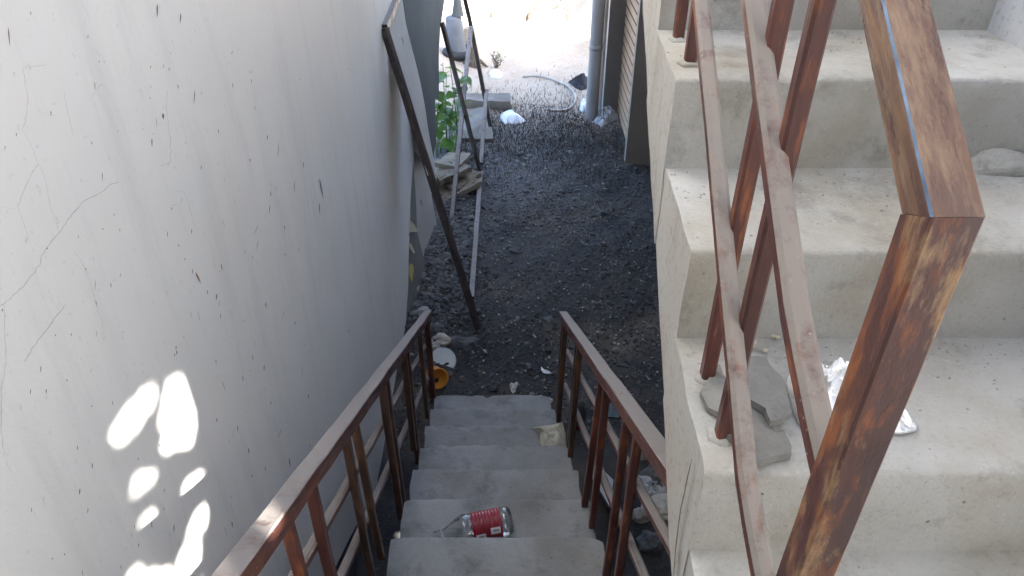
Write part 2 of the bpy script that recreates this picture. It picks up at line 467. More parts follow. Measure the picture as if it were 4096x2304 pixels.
MAT['sun_screen'] = make_sun_screen()
def make_ground():
    t = NT('sand_and_cinder_ground')
    p = t.sep(t.pos)
    edge = t.math('ADD', p[1], t.math('MULTIPLY', t.math('SUBTRACT', t.noise(1.3, 5), 0.5), 2.2))
    edge = t.math('ADD', edge, t.math('MULTIPLY', t.math('SUBTRACT', t.noise(14, 5), 0.5), 1.5))
    k = t.ramp(edge, 7.4, 8.5)
    far = t.mix(t.ramp(t.noise(2.2, 6), 0.35, 0.65), (0.47, 0.385, 0.29), (0.54, 0.46, 0.365))
    far = t.mix(t.math('MULTIPLY', t.ramp(t.noise(30, 6, 0.7), 0.52, 0.7), 0.6), far, (0.24, 0.19, 0.14))
    cin = t.mix(t.ramp(t.noise(3, 6), 0.4, 0.65), (0.036, 0.037, 0.040), (0.072, 0.070, 0.068))
    cin = t.mix(t.math('MULTIPLY', t.ramp(t.noise(1.1, 4, 0.5, t.mapv(loc=(3, 1, 0))), 0.50, 0.66), 0.8), cin, (0.15, 0.125, 0.095))
    cin = t.mix(t.ramp(t.noise(55, 4), 0.62, 0.70), cin, (0.13, 0.13, 0.13))
    far_pale = t.math('MULTIPLY', t.ramp(p[1], 4.0, 6.9), t.ramp(t.noise(1.6, 5, 0.6, t.mapv(loc=(7, 2, 0))), 0.30, 0.5))  # cinders turn patchily paler with distance, more so on the left
    far_pale = t.math('MULTIPLY', far_pale, t.ramp(p[0], 0.9, 0.0, 0.25, 1.0))
    cin = t.mix(t.math('MULTIPLY', far_pale, 0.8), cin, (0.19, 0.192, 0.19))
    t.color(t.mix(k, cin, far)); t.set(rough=0.92, spec=0.3)
    t.bump(t.math('ADD', t.noise(9, 7, 0.7), t.math('MULTIPLY', t.noise(60, 6, 0.7), 0.5)), 0.9, 0.03)
    return t.m
MAT['ground'] = make_ground()
def make_cinder():
    t = NT('cinder_gravel')
    c = t.mix(t.ramp(t.isl, 0.0, 1.0), (0.026, 0.027, 0.030), (0.105, 0.106, 0.110))
    c = t.mix(t.ramp(t.isl, 0.93, 0.97), c, (0.20, 0.185, 0.16))
    far_pale = t.math('MULTIPLY', t.ramp(t.sep(t.pos)[1], 4.0, 6.9), t.ramp(t.noise(1.6, 5, 0.6, t.mapv(loc=(7, 2, 0))), 0.30, 0.5))  # stones follow the same paler tone with distance and to the left
    far_pale = t.math('MULTIPLY', far_pale, t.ramp(t.sep(t.pos)[0], 0.9, 0.0, 0.25, 1.0))
    c = t.mix(t.math('MULTIPLY', far_pale, 0.8), c, (0.23, 0.235, 0.235))
    t.color(c); t.set(rough=0.75, spec=0.4); t.bump(t.noise(120, 4), 0.5, 0.004); return t.m
MAT['cinder'] = make_cinder()
MAT['crumb'] = simple('pale_crumb', (0.34, 0.32, 0.29), (0.44, 0.42, 0.38), 30, 0.9, 0)
MAT['burnt'] = simple('burnt_straw', (0.035, 0.033, 0.032), (0.11, 0.09, 0.07), 8, 0.9, 0)

# ------------------------------------------------------------------ ground
def gh(x, y):
    x = np.asarray(x, float); y = np.asarray(y, float)
    h = 0.014 * np.sin(x * 4.1 + 1) * np.sin(y * 3.3) + 0.009 * np.sin(x * 9.7 + y * 5.1) + 0.006 * np.sin(x * 17 - y * 13)
    h = h + 0.15 * np.exp(-((x + 0.70) / 0.20) ** 2 - ((y - 5.15) / 0.85) ** 2)           # gravel heap by the wall
    h = h + 0.07 * np.exp(-((x + 0.62) / 0.22) ** 2 - ((y - 3.75) / 0.4) ** 2)
    h = h + 0.85 * np.exp(-((x - 1.75) / 0.75) ** 2 - ((y - 11.6) / 1.5) ** 2)            # sand bank behind the pipes
    h = h + 0.30 * np.exp(-((x + 1.5) / 0.6) ** 2 - ((y - 9.5) / 1.4) ** 2)
    h = h + 0.05 * np.exp(-((x - 0.8) / 0.5) ** 2 - ((y - 2.6) / 0.8) ** 2)
    far = np.clip((y - 13) / 30, 0, 1)
    return h * (1 - far)
def axis(dense0, dense1, step, ext):
    a = list(np.arange(dense0, dense1 + 1e-6, step)); d = step; l, r = a[0], a[-1]
    left, right = [], []
    while d < ext: d *= 1.5; l -= d; r += d; left.append(l); right.append(r)
    return np.array(left[::-1] + a + right)
gx, gy = axis(-2.6, 3.2, 0.045, 260), axis(0.5, 13.5, 0.05, 260)
GX, GY = np.meshgrid(gx, gy)
GZ = gh(GX, GY)
GV = np.stack([GX.ravel(), GY.ravel(), GZ.ravel()], 1)
nx, ny = len(gx), len(gy)
ii = (np.arange(ny - 1)[:, None] * nx + np.arange(nx - 1)[None, :]).ravel()
GF = np.stack([ii, ii + 1, ii + nx + 1, ii + nx], 1)
tag(mk('ground', GV, GF, MAT['ground'], smooth=True), kind='structure')

# ------------------------------------------------------------------ left wall
WX = -0.75
WALL_END = 6.3
def wall_base(y):
    return max(0.0, 3.25 - 2.095 - 0.583 * (y - 1.546) - 0.42)
def wall_x(y, z):
    return WX + 0.006 * noise.noise(Vector((0, y * 0.9, z * 0.8))) + 0.0025 * noise.noise(Vector((3, y * 4, z * 3)))
lw = thing('plastered_wall', 'tall cracked white plaster wall on the left, with patches of sun', 'wall', (WX, 2.4, 0))
ny_, nz_ = 130, 90
ys = np.linspace(-1.6, WALL_END, ny_); v = []; f = []
for y in ys:
    zb = wall_base(y) - 0.05
    for k in range(nz_):
        z = zb + (6.2 - zb) * (k / (nz_ - 1)); v.append((wall_x(y, z), y, z))
for i in range(ny_ - 1):
    for k in range(nz_ - 1):
        a = i * nz_ + k; f.append((a, a + 1, a + nz_ + 1, a + nz_))
f = [tuple(reversed(q)) for q in f]
mk('plaster', v, f, MAT['wall'], lw, smooth=True)
mk('masonry', *box(WX - 0.25, WX - 0.02, -1.6, WALL_END - 0.004, -0.3, 6.2), MAT['bare'], lw)  # dark face that shows below the plaster edge along the stair slope
mk('end_face', *box(WX - 0.25, WX - 0.012, WALL_END - 0.001, WALL_END + 0.02, -0.3, 6.2), MAT['wall'], lw)

def c1(x, y): return (x * 0.795, y * 0.795)
def c8(x, y): return (x * 0.795, 1152 + y * 0.795)
cracks = [
 ([c1(*p) for p in [(110,340),(115,390),(135,500),(120,610),(105,650),(150,730),(185,825),(215,880),(230,950),(245,1040),(270,1110),(293,1165)]], 2.0),
 ([c1(*p) for p in [(185,825),(150,880),(110,970),(85,1035),(105,1090),(140,1190),(190,1240)]], 2.0),
 ([c1(*p) for p in [(0,1038),(75,1052)]], 2.0),
 ([c1(*p) for p in [(610,930),(590,915),(550,928),(500,970),(415,1010),(345,1090),(300,1160),(250,1220),(210,1280),(195,1335),(150,1400),(105,1455)]] + [c8(*p) for p in [(24,80),(0,92)]], 2.8),
 ([c1(*p) for p in [(110,340),(240,325)]], 2.0),
 ([c1(*p) for p in [(135,515),(190,560),(245,580),(290,583)]], 2.0),
 ([c1(*p) for p in [(310,455),(325,540),(340,600),(360,680)]], 1.6),
 ([c1(*p) for p in [(833,450),(830,560),(845,700),(850,820),(800,835),(765,810)]], 1.8),
 ([c1(*p) for p in [(455,488),(470,455),(505,420)]], 1.6),
 ([c1(*p) for p in [(360,1250),(415,1330),(455,1445)]] + [c8(*p) for p in [(490,120),(525,215)]], 2.0),
 ([c8(*p) for p in [(25,80),(30,250),(38,380),(15,520),(15,700),(30,850),(70,930)]], 2.2),
 ([c8(*p) for p in [(330,80),(275,155),(210,245),(165,305),(130,375)]], 3.0),
 ([c1(*p) for p in [(370,5),(415,45),(445,95)]], 1.4),
 ([c1(*p) for p in [(870,965),(915,965),(935,1000),(975,1150)]], 1.6),
 ([c8(*p) for p in [(240,0),(265,70),(300,120)]], 1.6),
]
def wall_pt(px, py, off=0.0012):
    p = onx(px, py, WX)
    return Vector((wall_x(p.y, p.z) + off, p.y, p.z))
for pl, wd in cracks:
    v, f = [], []
    dense = []
    for i in range(len(pl) - 1):
        for k in range(6):
            t = k / 6; dense.append((pl[i][0] + (pl[i+1][0] - pl[i][0]) * t, pl[i][1] + (pl[i+1][1] - pl[i][1]) * t))
    dense.append(pl[-1])
    for i, (x, y) in enumerate(dense):
        j = noise.noise(Vector((x * 0.06, y * 0.06, 0))) * 6
        wv = wd * (0.65 + 0.5 * noise.noise(Vector((x * 0.1, y * 0.1, 5)))) * (1 if 0 < i < len(dense) - 1 else 0.2)
        a, b = wall_pt(x + j - wv / 2, y - wv * 0.35), wall_pt(x + j + wv / 2, y + wv * 0.35)
        v += [a, b]
    for i in range(len(dense) - 1): f.append((2*i, 2*i+1, 2*i+3, 2*i+2))
    mk('crack', v, f, MAT['crack_dark'] if wd > 3.5 else MAT['crack'], lw)

marks = [(783,55,65,9),(899,92,52,8),(38,185,90,9),(970,488,66,6),(810,585,30,13),(753,717,40,7),(429,185,18,5),(145,67,18,6),(748,337,14,5),(506,890,45,5),
 (1397,755,75,3),(1342,692,25,5),(1164,430,25,4),(1260,407,20,4),(1278,543,25,3),(1003,843,22,5),(1525,830,30,5),(1615,950,100,6),(1605,1050,60,5),(1480,940,60,3),
 (1357,975,25,5),(1350,1055,45,4),(1430,1145,20,5),(955,1165,25,5),(834,1178,30,4),(853,1050,18,4),(960,1367,28,5),(1110,1345,35,5),(18,743,18,5),
 (74,677,20,5),(551,1435,25,5),(246,570,25,6),(465,435,40,4),(232,1250,8,8),(424,1355,10,7),(596,1157,16,4),(890,1235,10,6),(922,1304,12,5)]
marks8 = [(884,300,20,6),(888,325,22,7),(877,337,14,6),(1083,45,30,9),(1335,87,30,5),(1485,177,16,4),(1328,402,30,5),(1361,578,18,5),(1200,707,30,5),(1253,820,28,6),
 (1457,880,50,6),(209,408,32,6),(338,465,12,7),(159,522,28,5),(237,520,24,7),(470,895,28,7),(407,1025,30,8),(163,1117,24,5),(448,1120,28,5),(767,1193,38,5),(1170,1190,30,6),
 (702,1295,22,5),(682,1200,14,5),(875,1210,40,6),(421,1435,28,4),(613,1405,20,4),(700,860,14,5),(802,793,20,5),(568,580,24,4),(463,595,10,5),(356,235,16,5),(278,238,10,6),
 (15,112,14,7),(1086,370,24,4),(1224,455,28,4),(1272,350,26,4),(1105,142,24,4),(616,223,6,6),(330,1340,10,7),(268,1362,10,7),(1334,910,20,4),(1269,945,14,5),(671,735,24,5),(1551,545,20,5),(1094,665,20,6),(395,805,24,6)]
mv, mf = [], []
def add_mark(px, py, ln, wd, lean=0.0):
    h = ln / 2
    k = len(mv)
    for t, s in ((-1, 0.25), (-0.4, 1.0), (0.35, 0.8), (1, 0.2)):
        for q in (-1, 1):
            mv.append(wall_pt(px + lean * t * h + q * s * wd / 2, py + t * h, 0.0018))
    for i in range(3): mf.append((k + 2*i, k + 2*i+1, k + 2*i+3, k + 2*i+2))
for (x, y, l, wd) in marks: add_mark(*c1(x, y), l * 0.8, wd * 0.62, random.uniform(-0.1, 0.2))
for (x, y, l, wd) in marks8: add_mark(*c8(x, y), l * 0.8, wd * 0.62, random.uniform(-0.12, 0.2))
for k in range(26):
    x = random.triangular(20, 1330, 700); y = random.uniform(20, 2250)
    add_mark(x, y, random.choice([4, 6, 8, 12, 18]), random.uniform(2, 3.4), random.uniform(-0.3, 0.3))
tag(mk('gouge_marks', mv, mf, MAT['mark'], lw), kind='stuff')
mv, mf = [], []
for k in range(70):
    x = random.triangular(250, 1450, 1000); y = random.uniform(200, 2250)
    add_mark(x, y, random.choice([6, 10, 16, 26, 40]), random.uniform(2, 4.5), random.uniform(-0.4, 0.4))
tag(mk('scuff_marks', mv, mf, MAT['mark_soft'], lw), kind='stuff')
mv, mf = [], []
add_mark(*c1(990, 1397), 40, 7, 0.5)
mk('brown_scratch', mv, mf, MAT['mark_brown'], lw)

# ------------------------------------------------------------------ stairs
RISE, GO = 0.175, 0.30
def stair_step(parent, xl, xr, yn, zt, soffit, up, amp, mats, seed, xshear, nx=44):
    """one step block; yn is where its nosing is. up=True: riser looks at the camera"""
    if up: y0, y1 = yn, yn + GO + 0.016
    else:  y0, y1 = yn - GO - 0.016, yn
    c = 0.007 if up else 0.006
    if up:  path = [(y0, soffit(y0)), (y0, zt - c), (y0 + c * 0.4, zt - c * 0.35), (y0 + c, zt), (y1, zt), (y1, soffit(y1))]
    else:   path = [(y0, soffit(y0)), (y0, zt), (y1 - c, zt), (y1 - c * 0.4, zt - c * 0.35), (y1, zt - c), (y1, soffit(y1))]
    sec = []
    for i in range(len(path)):
        a, b = path[i], path[(i + 1) % len(path)]
        n = max(1, int(math.hypot(b[0] - a[0], b[1] - a[1]) / 0.022))
        for k in range(n): sec.append((a[0] + (b[0] - a[0]) * k / n, a[1] + (b[1] - a[1]) * k / n))
    rings = []
    for k in range(nx + 1):
        x = k / nx; ring = []
        endd = min(k, nx - k) * ((xr - xl) / nx)
        for (y, z) in sec:
            X = xl + (xr - xl) * x + xshear(y)
            p = Vector((X, y, z))
            q = p + Vector((seed * 0.37, 0, 0))
            dn = noise.noise(q * 6) * amp + noise.noise(q * 21) * amp * 0.5 + noise.noise(q * 60) * amp * 0.22
            nearnose = math.exp(-((y - yn) ** 2 + (z - zt) ** 2) / 0.014 ** 2)
            chip = max(0, noise.noise(q * 17 + Vector((9, seed, 2))) - 0.15) * nearnose * amp * 5
            endchip = nearnose * math.exp(-endd / 0.02) * (0.006 + 0.012 * noise.noise(q * 9 + Vector((seed, 3, 3))))
            s = 1 if up else -1
            p.z += dn * 0.7 - chip - endchip * 0.8
            p.y += (noise.noise(q * 7 + Vector((4, 4, 4))) * amp * 0.8 + chip * 0.7 + endchip) * s
            p.x += noise.noise(Vector((X * 0.1, y * 9, z * 9))) * (0.004 if up else 0.008) + (0.003 if (seed % 2) else 0)
            ring.append(p)
        rings.append(ring)
    v, f = loft(rings)
    fm = [0] * (len(f) - 2) + [1, 1]
    o = mk('step', v, f, mats, parent, smooth=True, fm=fm)
    fix(o)
    for p in o.data.polygons:
        if p.material_index == 1: p.use_smooth = False
    try: o.data.set_sharp_from_angle(angle=R(40))
    except Exception: pass
    return o

# ascending flight, right of the picture
UPX0, UPY0, UPZ0 = 0.268, 0.693, 3.25 - 0.80
def upsh(y): return 0.040 * (y - UPY0)
def upline(y): return UPZ0 + RISE / GO * (y - UPY0)
up = thing('ascending_staircase', 'pale worn concrete staircase rising on the right, slabs and foil lying on it', 'staircase', (0.63, -0.2, 1.7))
for k in range(-3, 8):
    yn = UPY0 + GO * k
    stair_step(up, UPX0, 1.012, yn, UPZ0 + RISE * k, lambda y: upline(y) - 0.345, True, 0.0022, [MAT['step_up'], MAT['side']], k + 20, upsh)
# descending flight
DNY0, DNZ0 = 1.546, 3.25 - 2.095
def dnline(y): return DNZ0 - RISE / GO * (y - DNY0)
def dnsh(y): return -0.040 * (y - DNY0)
dn = thing('descending_staircase', 'narrow grey concrete staircase going down between two brown railings', 'staircase', (-0.06, 2.0, 0))
for k in range(-3, 7):
    yn = DNY0 + GO * k
    amp = (0.001, 0.001, 0.001, 0.001, 0.0013, 0.003, 0.004, 0.005, 0.0055, 0.007)[k + 3]
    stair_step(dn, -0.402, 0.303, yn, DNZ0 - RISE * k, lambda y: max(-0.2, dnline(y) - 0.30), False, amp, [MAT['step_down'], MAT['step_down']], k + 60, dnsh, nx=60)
# landing that both flights start from, behind the lens
ld = mk('landing', *box(-0.74, 1.3, -1.6, 0.32, 1.50, 1.68), MAT['step_up'])
tag(ld, 'grey concrete landing between the two flights, below the camera', 'landing')

# crack down the side of the ascending flight
sv, sf = [], []
side_crack = [(2768,1835),(2752,1900),(2738,1970),(2722,2040),(2714,2100),(2704,2180),(2698,2250),(2694,2304)]
for i, (x, y) in enumerate(side_crack):
    for q in (-1, 1):
        xx = x + q * (2.5 if 0 < i < 7 else 1)
        p = onx(xx, y, UPX0 + 0.0)
        for _ in range(3): p = onx(xx, y, UPX0 + upsh(p.y) - 0.0075)
        sv.append(p)
for i in range(len(side_crack) - 1): sf.append((2*i, 2*i+1, 2*i+3, 2*i+2))
mk('crack', sv, sf, MAT['crack_dark'], up)

# ------------------------------------------------------------------ ascending railing
ra = thing('ascending_railing', 'close worn brown steel railing with big newel post on the right', 'railing', (0.29, 0.44, 2.1))
NX0, NX1, NY = 0.2725, 0.3090, 0.4200
def rx(y): return 0.29075 + 0.040 * (y - NY)
def topz(y): return 3.012 + 0.60 * (y - NY)
RH, RT = 0.0365, 0.0400
rings = []
for k in range(41):
    y = NY + (2.9 - NY) * (k / 40) ** 1.3
    ring = []
    for a, b in section(RT * 0.9125, RT, 0.0017):
        yy = y + ((RT / 2 - b) / RT * 0.037 if k == 0 else (0.037 if k == 1 else 0) * 0)
        if k > 0: yy = max(y, NY + 0.038 + 0.001 * k)
        ring.append(Vector((rx(yy) + a, yy, topz(yy) - RT / 2 + b)))
    rings.append(ring)
v, f = loft(rings)
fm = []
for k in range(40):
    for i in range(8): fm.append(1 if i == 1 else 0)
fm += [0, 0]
fix(mk('top_rail', v, f, [MAT['toprail'], MAT['edge']], ra, fm=fm))
rings = []
zl = [1.9 + 1.06 * k / 30 for k in range(31)] + [None]
for z in zl:
    ring = []
    for a, b in section(0.0365, 0.037, 0.0022):
        yy = NY + 0.0185 + b
        if z is None: q = Vector((0.29075 + a, yy, topz(NY) - (yy - NY) * (0.040 - 0.6 * 0.037) / 0.037 - 0.0004))
        else:
            q = Vector((0.29075 + a, yy, z)); q += noise.noise_vector(q * 14) * 0.0006
        ring.append(q)
    rings.append(ring)
v, f = loft(rings)
fix(mk('newel_post', v, f, MAT['newel'], ra))
for (zz, off, y0, ww, hw) in ((2.737, -0.012, 0.452, 0.0265, 0.029), (2.490, -0.0165, 0.450, 0.024, 0.027)):
    pz = lambda y, z=zz: z + 0.588 * (y - 0.464)
    v, f = slope_rail(lambda y, o_=off: rx(y) + o_ * min(1.0, max(0.0, (y - 0.45) / 0.14)) ** 0.7, pz, y0, 2.9, ww, hw, 0.0055, seg=50, wob=0.0012)
    fix(mk('middle_rail' if zz > 2.6 else 'lower_rail', v, f, MAT['rail'], ra))
for (y, zt) in ((0.762, 2.45), (0.888, 2.45), (1.372, 2.80), (1.522, 2.80), (1.98, 3.15), (2.11, 3.15)):
    x = 0.296 + 0.040 * (y - 0.76) + 0.011
    v, f = beam((x, y, zt - 0.004), (x, y, topz(y) - 0.03), 0.0215, 0.0215, 0.0035, up=(0, 1, 0), seg=14, wob=0.001)
    b_ = fix(mk('baluster', v, f, MAT['post'], ra))
    fv, ff = rock((x, y, zt - 0.003), 0.022, 0.020, 0.010, int(y * 31), 2, 0.35)
    mk('cement_foot', fv, ff, MAT['step_up'], b_, smooth=True)

# ------------------------------------------------------------------ descending railings
def railing(name, label, xs, zs, y0, y1, posts, outer, mats):
    t = thing(name, label, 'railing', (xs(2), (y0 + y1) / 2, 0.3))
    v, f = slope_rail(xs, zs, y0, y1, 0.043, 0.050, 0.0035, seg=40, wob=0.0028)
    fix(mk('top_rail', v, f, MAT['rail_down'], t))
    for d, nm in ((0.235, 'middle_rail'), (0.475, 'lower_rail')):
        v, f = slope_rail(lambda y: xs(y) + outer, lambda y: zs(y) - d, y0 - (0 if outer < 0 else (0.30 if d < 0.3 else 0.50)), y1 - 0.07, 0.024, 0.030, 0.006, seg=40, wob=0.0025)
        fix(mk(nm, v, f, MAT['rail_down'], t))
    for (y, wd, m, lean) in posts:
        k = math.ceil((y - DNY0) / GO - 1e-6)
        zt = DNZ0 - RISE * k
        x = xs(y)
        v, f = beam((x + lean, y, zt - 0.004), (x, y, zs(y) - 0.045), wd, wd, 0.0025, up=(0, 1, 0), seg=16, wob=0.0022)
        fix(mk('post', v, f, MAT[m], t))
    return t
lz = lambda y: 3.25 - 0.958 - 0.5735 * (y - 0.639)
railing('descending_railing', 'brown steel railing of the descending stair along the white wall', lambda y: -0.4185 - 0.0243 * (y - 0.639), lz, 0.15, 3.42,
        [(0.885, 0.023, 'post', 0), (1.045, 0.024, 'post', 0), (1.36, 0.022, 'post_rusty', 0.004), (1.47, 0.022, 'post_rusty', 0.012), (1.90, 0.026, 'post_rusty', 0.004), (1.965, 0.026, 'post_rusty', 0.006),
         (2.42, 0.026, 'post_rusty', 0.0), (2.50, 0.026, 'post_rusty', 0.0), (2.98, 0.024, 'post_rusty', 0), (3.335, 0.034, 'post', 0.0)], -0.022, None)
rz = lambda y: 3.25 - 1.515 - 0.575 * (y - 1.70)
railing('descending_railing', 'brown steel railing of the descending stair passing under the ascending flight', lambda y: 0.298 - 0.022 * (y - 1.70), rz, 0.85, 3.10,
        [(1.27, 0.023, 'post', 0), (1.40, 0.023, 'post', -0.006), (1.72, 0.024, 'post', -0.004), (1.815, 0.024, 'post', -0.022),
         (2.38, 0.026, 'post_rusty', -0.012), (2.44, 0.026, 'post_rusty', -0.01), (2.96, 0.028, 'post_rusty', -0.01), (3.03, 0.028, 'post_rusty', -0.008)], 0.022, None)

# ------------------------------------------------------------------ right-hand building shell
rwt = thing('stairwell_wall', 'blue grey plaster wall at the right end of the ascending steps', 'wall', (1.25, 3.5, 0))
v, f = [], []
ys = np.linspace(0.5, 6.2, 90); zs = np.linspace(1.9, 5.6, 60)
for y in ys:
    for z in zs: v.append((1.0 + 0.010 * noise.noise(Vector((y * 2, z * 2, 1))) + 0.005 * noise.noise(Vector((y * 9, z * 9, 1))) + 0.03 * max(0, y - 0.9) * 0.4, y, z))
for i in range(len(ys) - 1):
    for k in range(len(zs) - 1):
        a = i * len(zs) + k; f.append((a, a + 1, a + len(zs) + 1, a + len(zs)))
mk('plaster', v, f, MAT['wall_right'], rwt, smooth=True)
mk('masonry', *box(1.20, 5.0, 0.502, 6.2, 1.9, 5.6), MAT['bare'], rwt)
mk('lower_masonry', *box(1.42, 5.0, -1.6, 6.7, -0.3, 1.9), MAT['bare'], rwt)
fl = mk('upper_floor_slab', *box(-0.74, 1.0, 2.95, 4.3, 3.62, 3.80), MAT['roof'])
tag(fl, 'grey concrete floor slab at the top of the ascending flight', 'floor slab')

rf = mk('passage_shade_roof', *box(-1.0, 5.0, 3.0, 6.2, 5.6, 5.75), MAT['roof'])  # out of view; its reach sets how much sky light enters
rf2 = mk('landing_shade_roof', *box(-1.0, 1.62, -1.78, 0.15, 5.602, 5.75), MAT['roof'])  # out of view, added to cut the light near the camera
tag(rf2, 'unseen roof slab added over the landing to cut near light', 'roof')
tag(rf, 'unseen roof slab above the stairwell, shaped to dim the passage', 'roof')

bw = mk('landing_shade_wall', *box(-0.95, 1.6, -1.78, -1.62, 0.0, 5.6), MAT['wall_right'])  # out of view, added to cut low light from behind
tag(bw, 'unseen grey wall added behind the landing to cut low light', 'wall')

# unseen sheet added to screen the sun; its holes shape the wall patches
TX = 1.32
screen_n = (0.0125)
patches = [
 [(785,465),(790,520),(765,600),(730,650),(690,690),(660,740),(610,790),(572,812),(560,770),(580,690),(620,630),(690,565),(740,505),(780,465)],
 [(845,440),(890,415),(920,430),(945,480),(965,540),(975,600),(990,650),(990,740),(970,800),(940,820),(900,815),(860,835),(830,855),(815,820),(820,760),(830,735),(795,680),(810,610),(830,520)],
 [(760,915),(800,940),(740,990),(672,1048),(680,980),(710,935)],
 [(1022,905),(1020,960),(1000,1020),(975,1060),(950,1085),(925,1060),(920,1020),(935,980),(980,945)],
 [(790,1118),(770,1170),(710,1205),(730,1155)],
 [(1030,1078),(1052,1110),(1040,1170),(1010,1230),(1000,1280),(1005,1340),(1005,1449),(1000,1500),(880,1500),(892,1390),(915,1330),(945,1300),(945,1230),(970,1150),(1000,1095)],
 [(635,1449),(650,1415),(690,1415),(720,1440),(770,1420),(800,1440),(860,1420),(895,1449),(880,1490),(640,1490)],
]
polys = []
for pl in patches:
    q = []
    for (x, y) in pl:
        p = onx(*c8(x, y), WX); q.append((p.y, p.z))
    q = np.array(q); polys.append(q.mean(0) + (q - q.mean(0)) * 0.84)
def inside(py, pz, poly):
    r = np.zeros(py.shape, bool); n = len(poly); j = n - 1
    for i in range(n):
        yi, zi = poly[i]; yj, zj = poly[j]
        c = ((zi > pz) != (zj > pz)) & (py < (yj - yi) * (pz - zi) / (zj - zi + 1e-12) + yi)
        r ^= c; j = i
    return r
ty, tz = np.arange(-3.0, 0.5, 0.0125), np.arange(1.75, 5.58, 0.0125)
TY, TZ = np.meshgrid(ty, tz, indexing='ij')
cy, cz = TY[:-1, :-1] + 0.00625, TZ[:-1, :-1] + 0.00625
tt = (WX - TX) / TRAVEL.x
hy, hz = cy + TRAVEL.y * tt, cz + TRAVEL.z * tt
hole = np.zeros(hy.shape, bool)
for pl in polys: hole |= inside(hy, hz, pl)
tvx = TX + 0.02 * np.sin(TY * 7) * np.sin(TZ * 2 + 1)
TV = np.stack([np.full(TY.size, 0) + tvx.ravel() * 0 + TX, TY.ravel(), TZ.ravel()], 1)
m_ = len(tz)
idx = (np.arange(len(ty) - 1)[:, None] * m_ + np.arange(len(tz) - 1)[None, :])
idx = idx[~hole]
TF = np.stack([idx, idx + m_, idx + m_ + 1, idx + 1], 1)
tag(mk('sun_patch_screen', TV, TF, MAT['sun_screen']), 'unseen pale sheet added beside the landing, holes cut for sun patches', 'light screen')

# ------------------------------------------------------------------ sided building and pipes
sb = thing('sided_building', 'low building with tan horizontal siding boards and a dark corner column', 'building', (3.4, 7.6, 0))
SY0, SY1, SX = 6.9, 8.28, 1.19
v, f = box(SX + 0.03, 5.6, SY0 + 0.02, SY1 - 0.02, 0.02, 2.0); mk('core', v, f, MAT['tyre'], sb)
nb = 20; bh = 2.0 / nb
bme = None
for k in range(nb):
    z0 = 0.02 + k * bh
    prof = [(SX + 0.0285, z0), (SX + 0.0245, z0 + 0.001), (SX + 0.0245, z0 + bh - 0.026), (SX + 0.0285, z0 + bh - 0.024)]
    if bme is None:
        v, f = loft([[Vector((x, y, z)) for x, z in prof] for y in (SY0 + 0.005, SY1 - 0.06)])
        o = fix(mk('siding_board', v, f, MAT['siding'], sb)); bme = o
    else:
        c = bme.copy(); col.objects.link(c); c.location.z = bme.location.z + k * bh
mk('corner_column', *box(1.045, 1.236, 8.17, 8.31, 0.0, 2.0), MAT['column'], sb)
mk('end_board', *box(1.135, 1.75, 6.80, 6.895, -0.05, 2.0), MAT['endboard'], sb)
mk('roof', *box(0.80, 5.9, 6.72, 8.42, 2.002, 2.10), MAT['fence'], sb)

def pipe(name, label, x, y, r, m, joints):
    t = thing(name, label, 'pipe', (x, y, 0))
    mk('tube', *lathe([(r, -0.02), (r, 1.995)], (x, y, 0), (0, 0, 1), 28), MAT[m], t, smooth=True)
    for z in joints:
        mk('collar', *lathe([(r, z), (r * 1.07, z + 0.004), (r * 1.07, z + 0.05), (r, z + 0.054)], (x, y, 0), (0, 0, 1), 28), MAT[m], t, smooth=True)
pipe('drainpipe', 'thick grey drainpipe standing at the corner of the sided building', 0.905, 8.02, 0.070, 'pipe_grey', [0.78])
pipe('conduit_pipe', 'thin white pipe between the grey drainpipe and the dark column', 1.0, 8.13, 0.024, 'pipe_white', [0.80])

# pale fence panels beyond the sand bank
fp = thing('panel_fence', 'pale panel fence beyond the sand bank behind the drainpipe', 'fence', (1.9, 12.9, 0))
for k in range(5):
    x0 = 1.02 + k * 0.42
    mk('panel', *box(x0, x0 + 0.40, 12.9, 12.93, 0.0, 1.8), MAT['fence'], fp)
mk('post', *beam((1.0, 12.9, 0), (0.97, 12.85, 1.9), 0.07, 0.07, up=(0, 1, 0)), MAT['scrap'], fp)

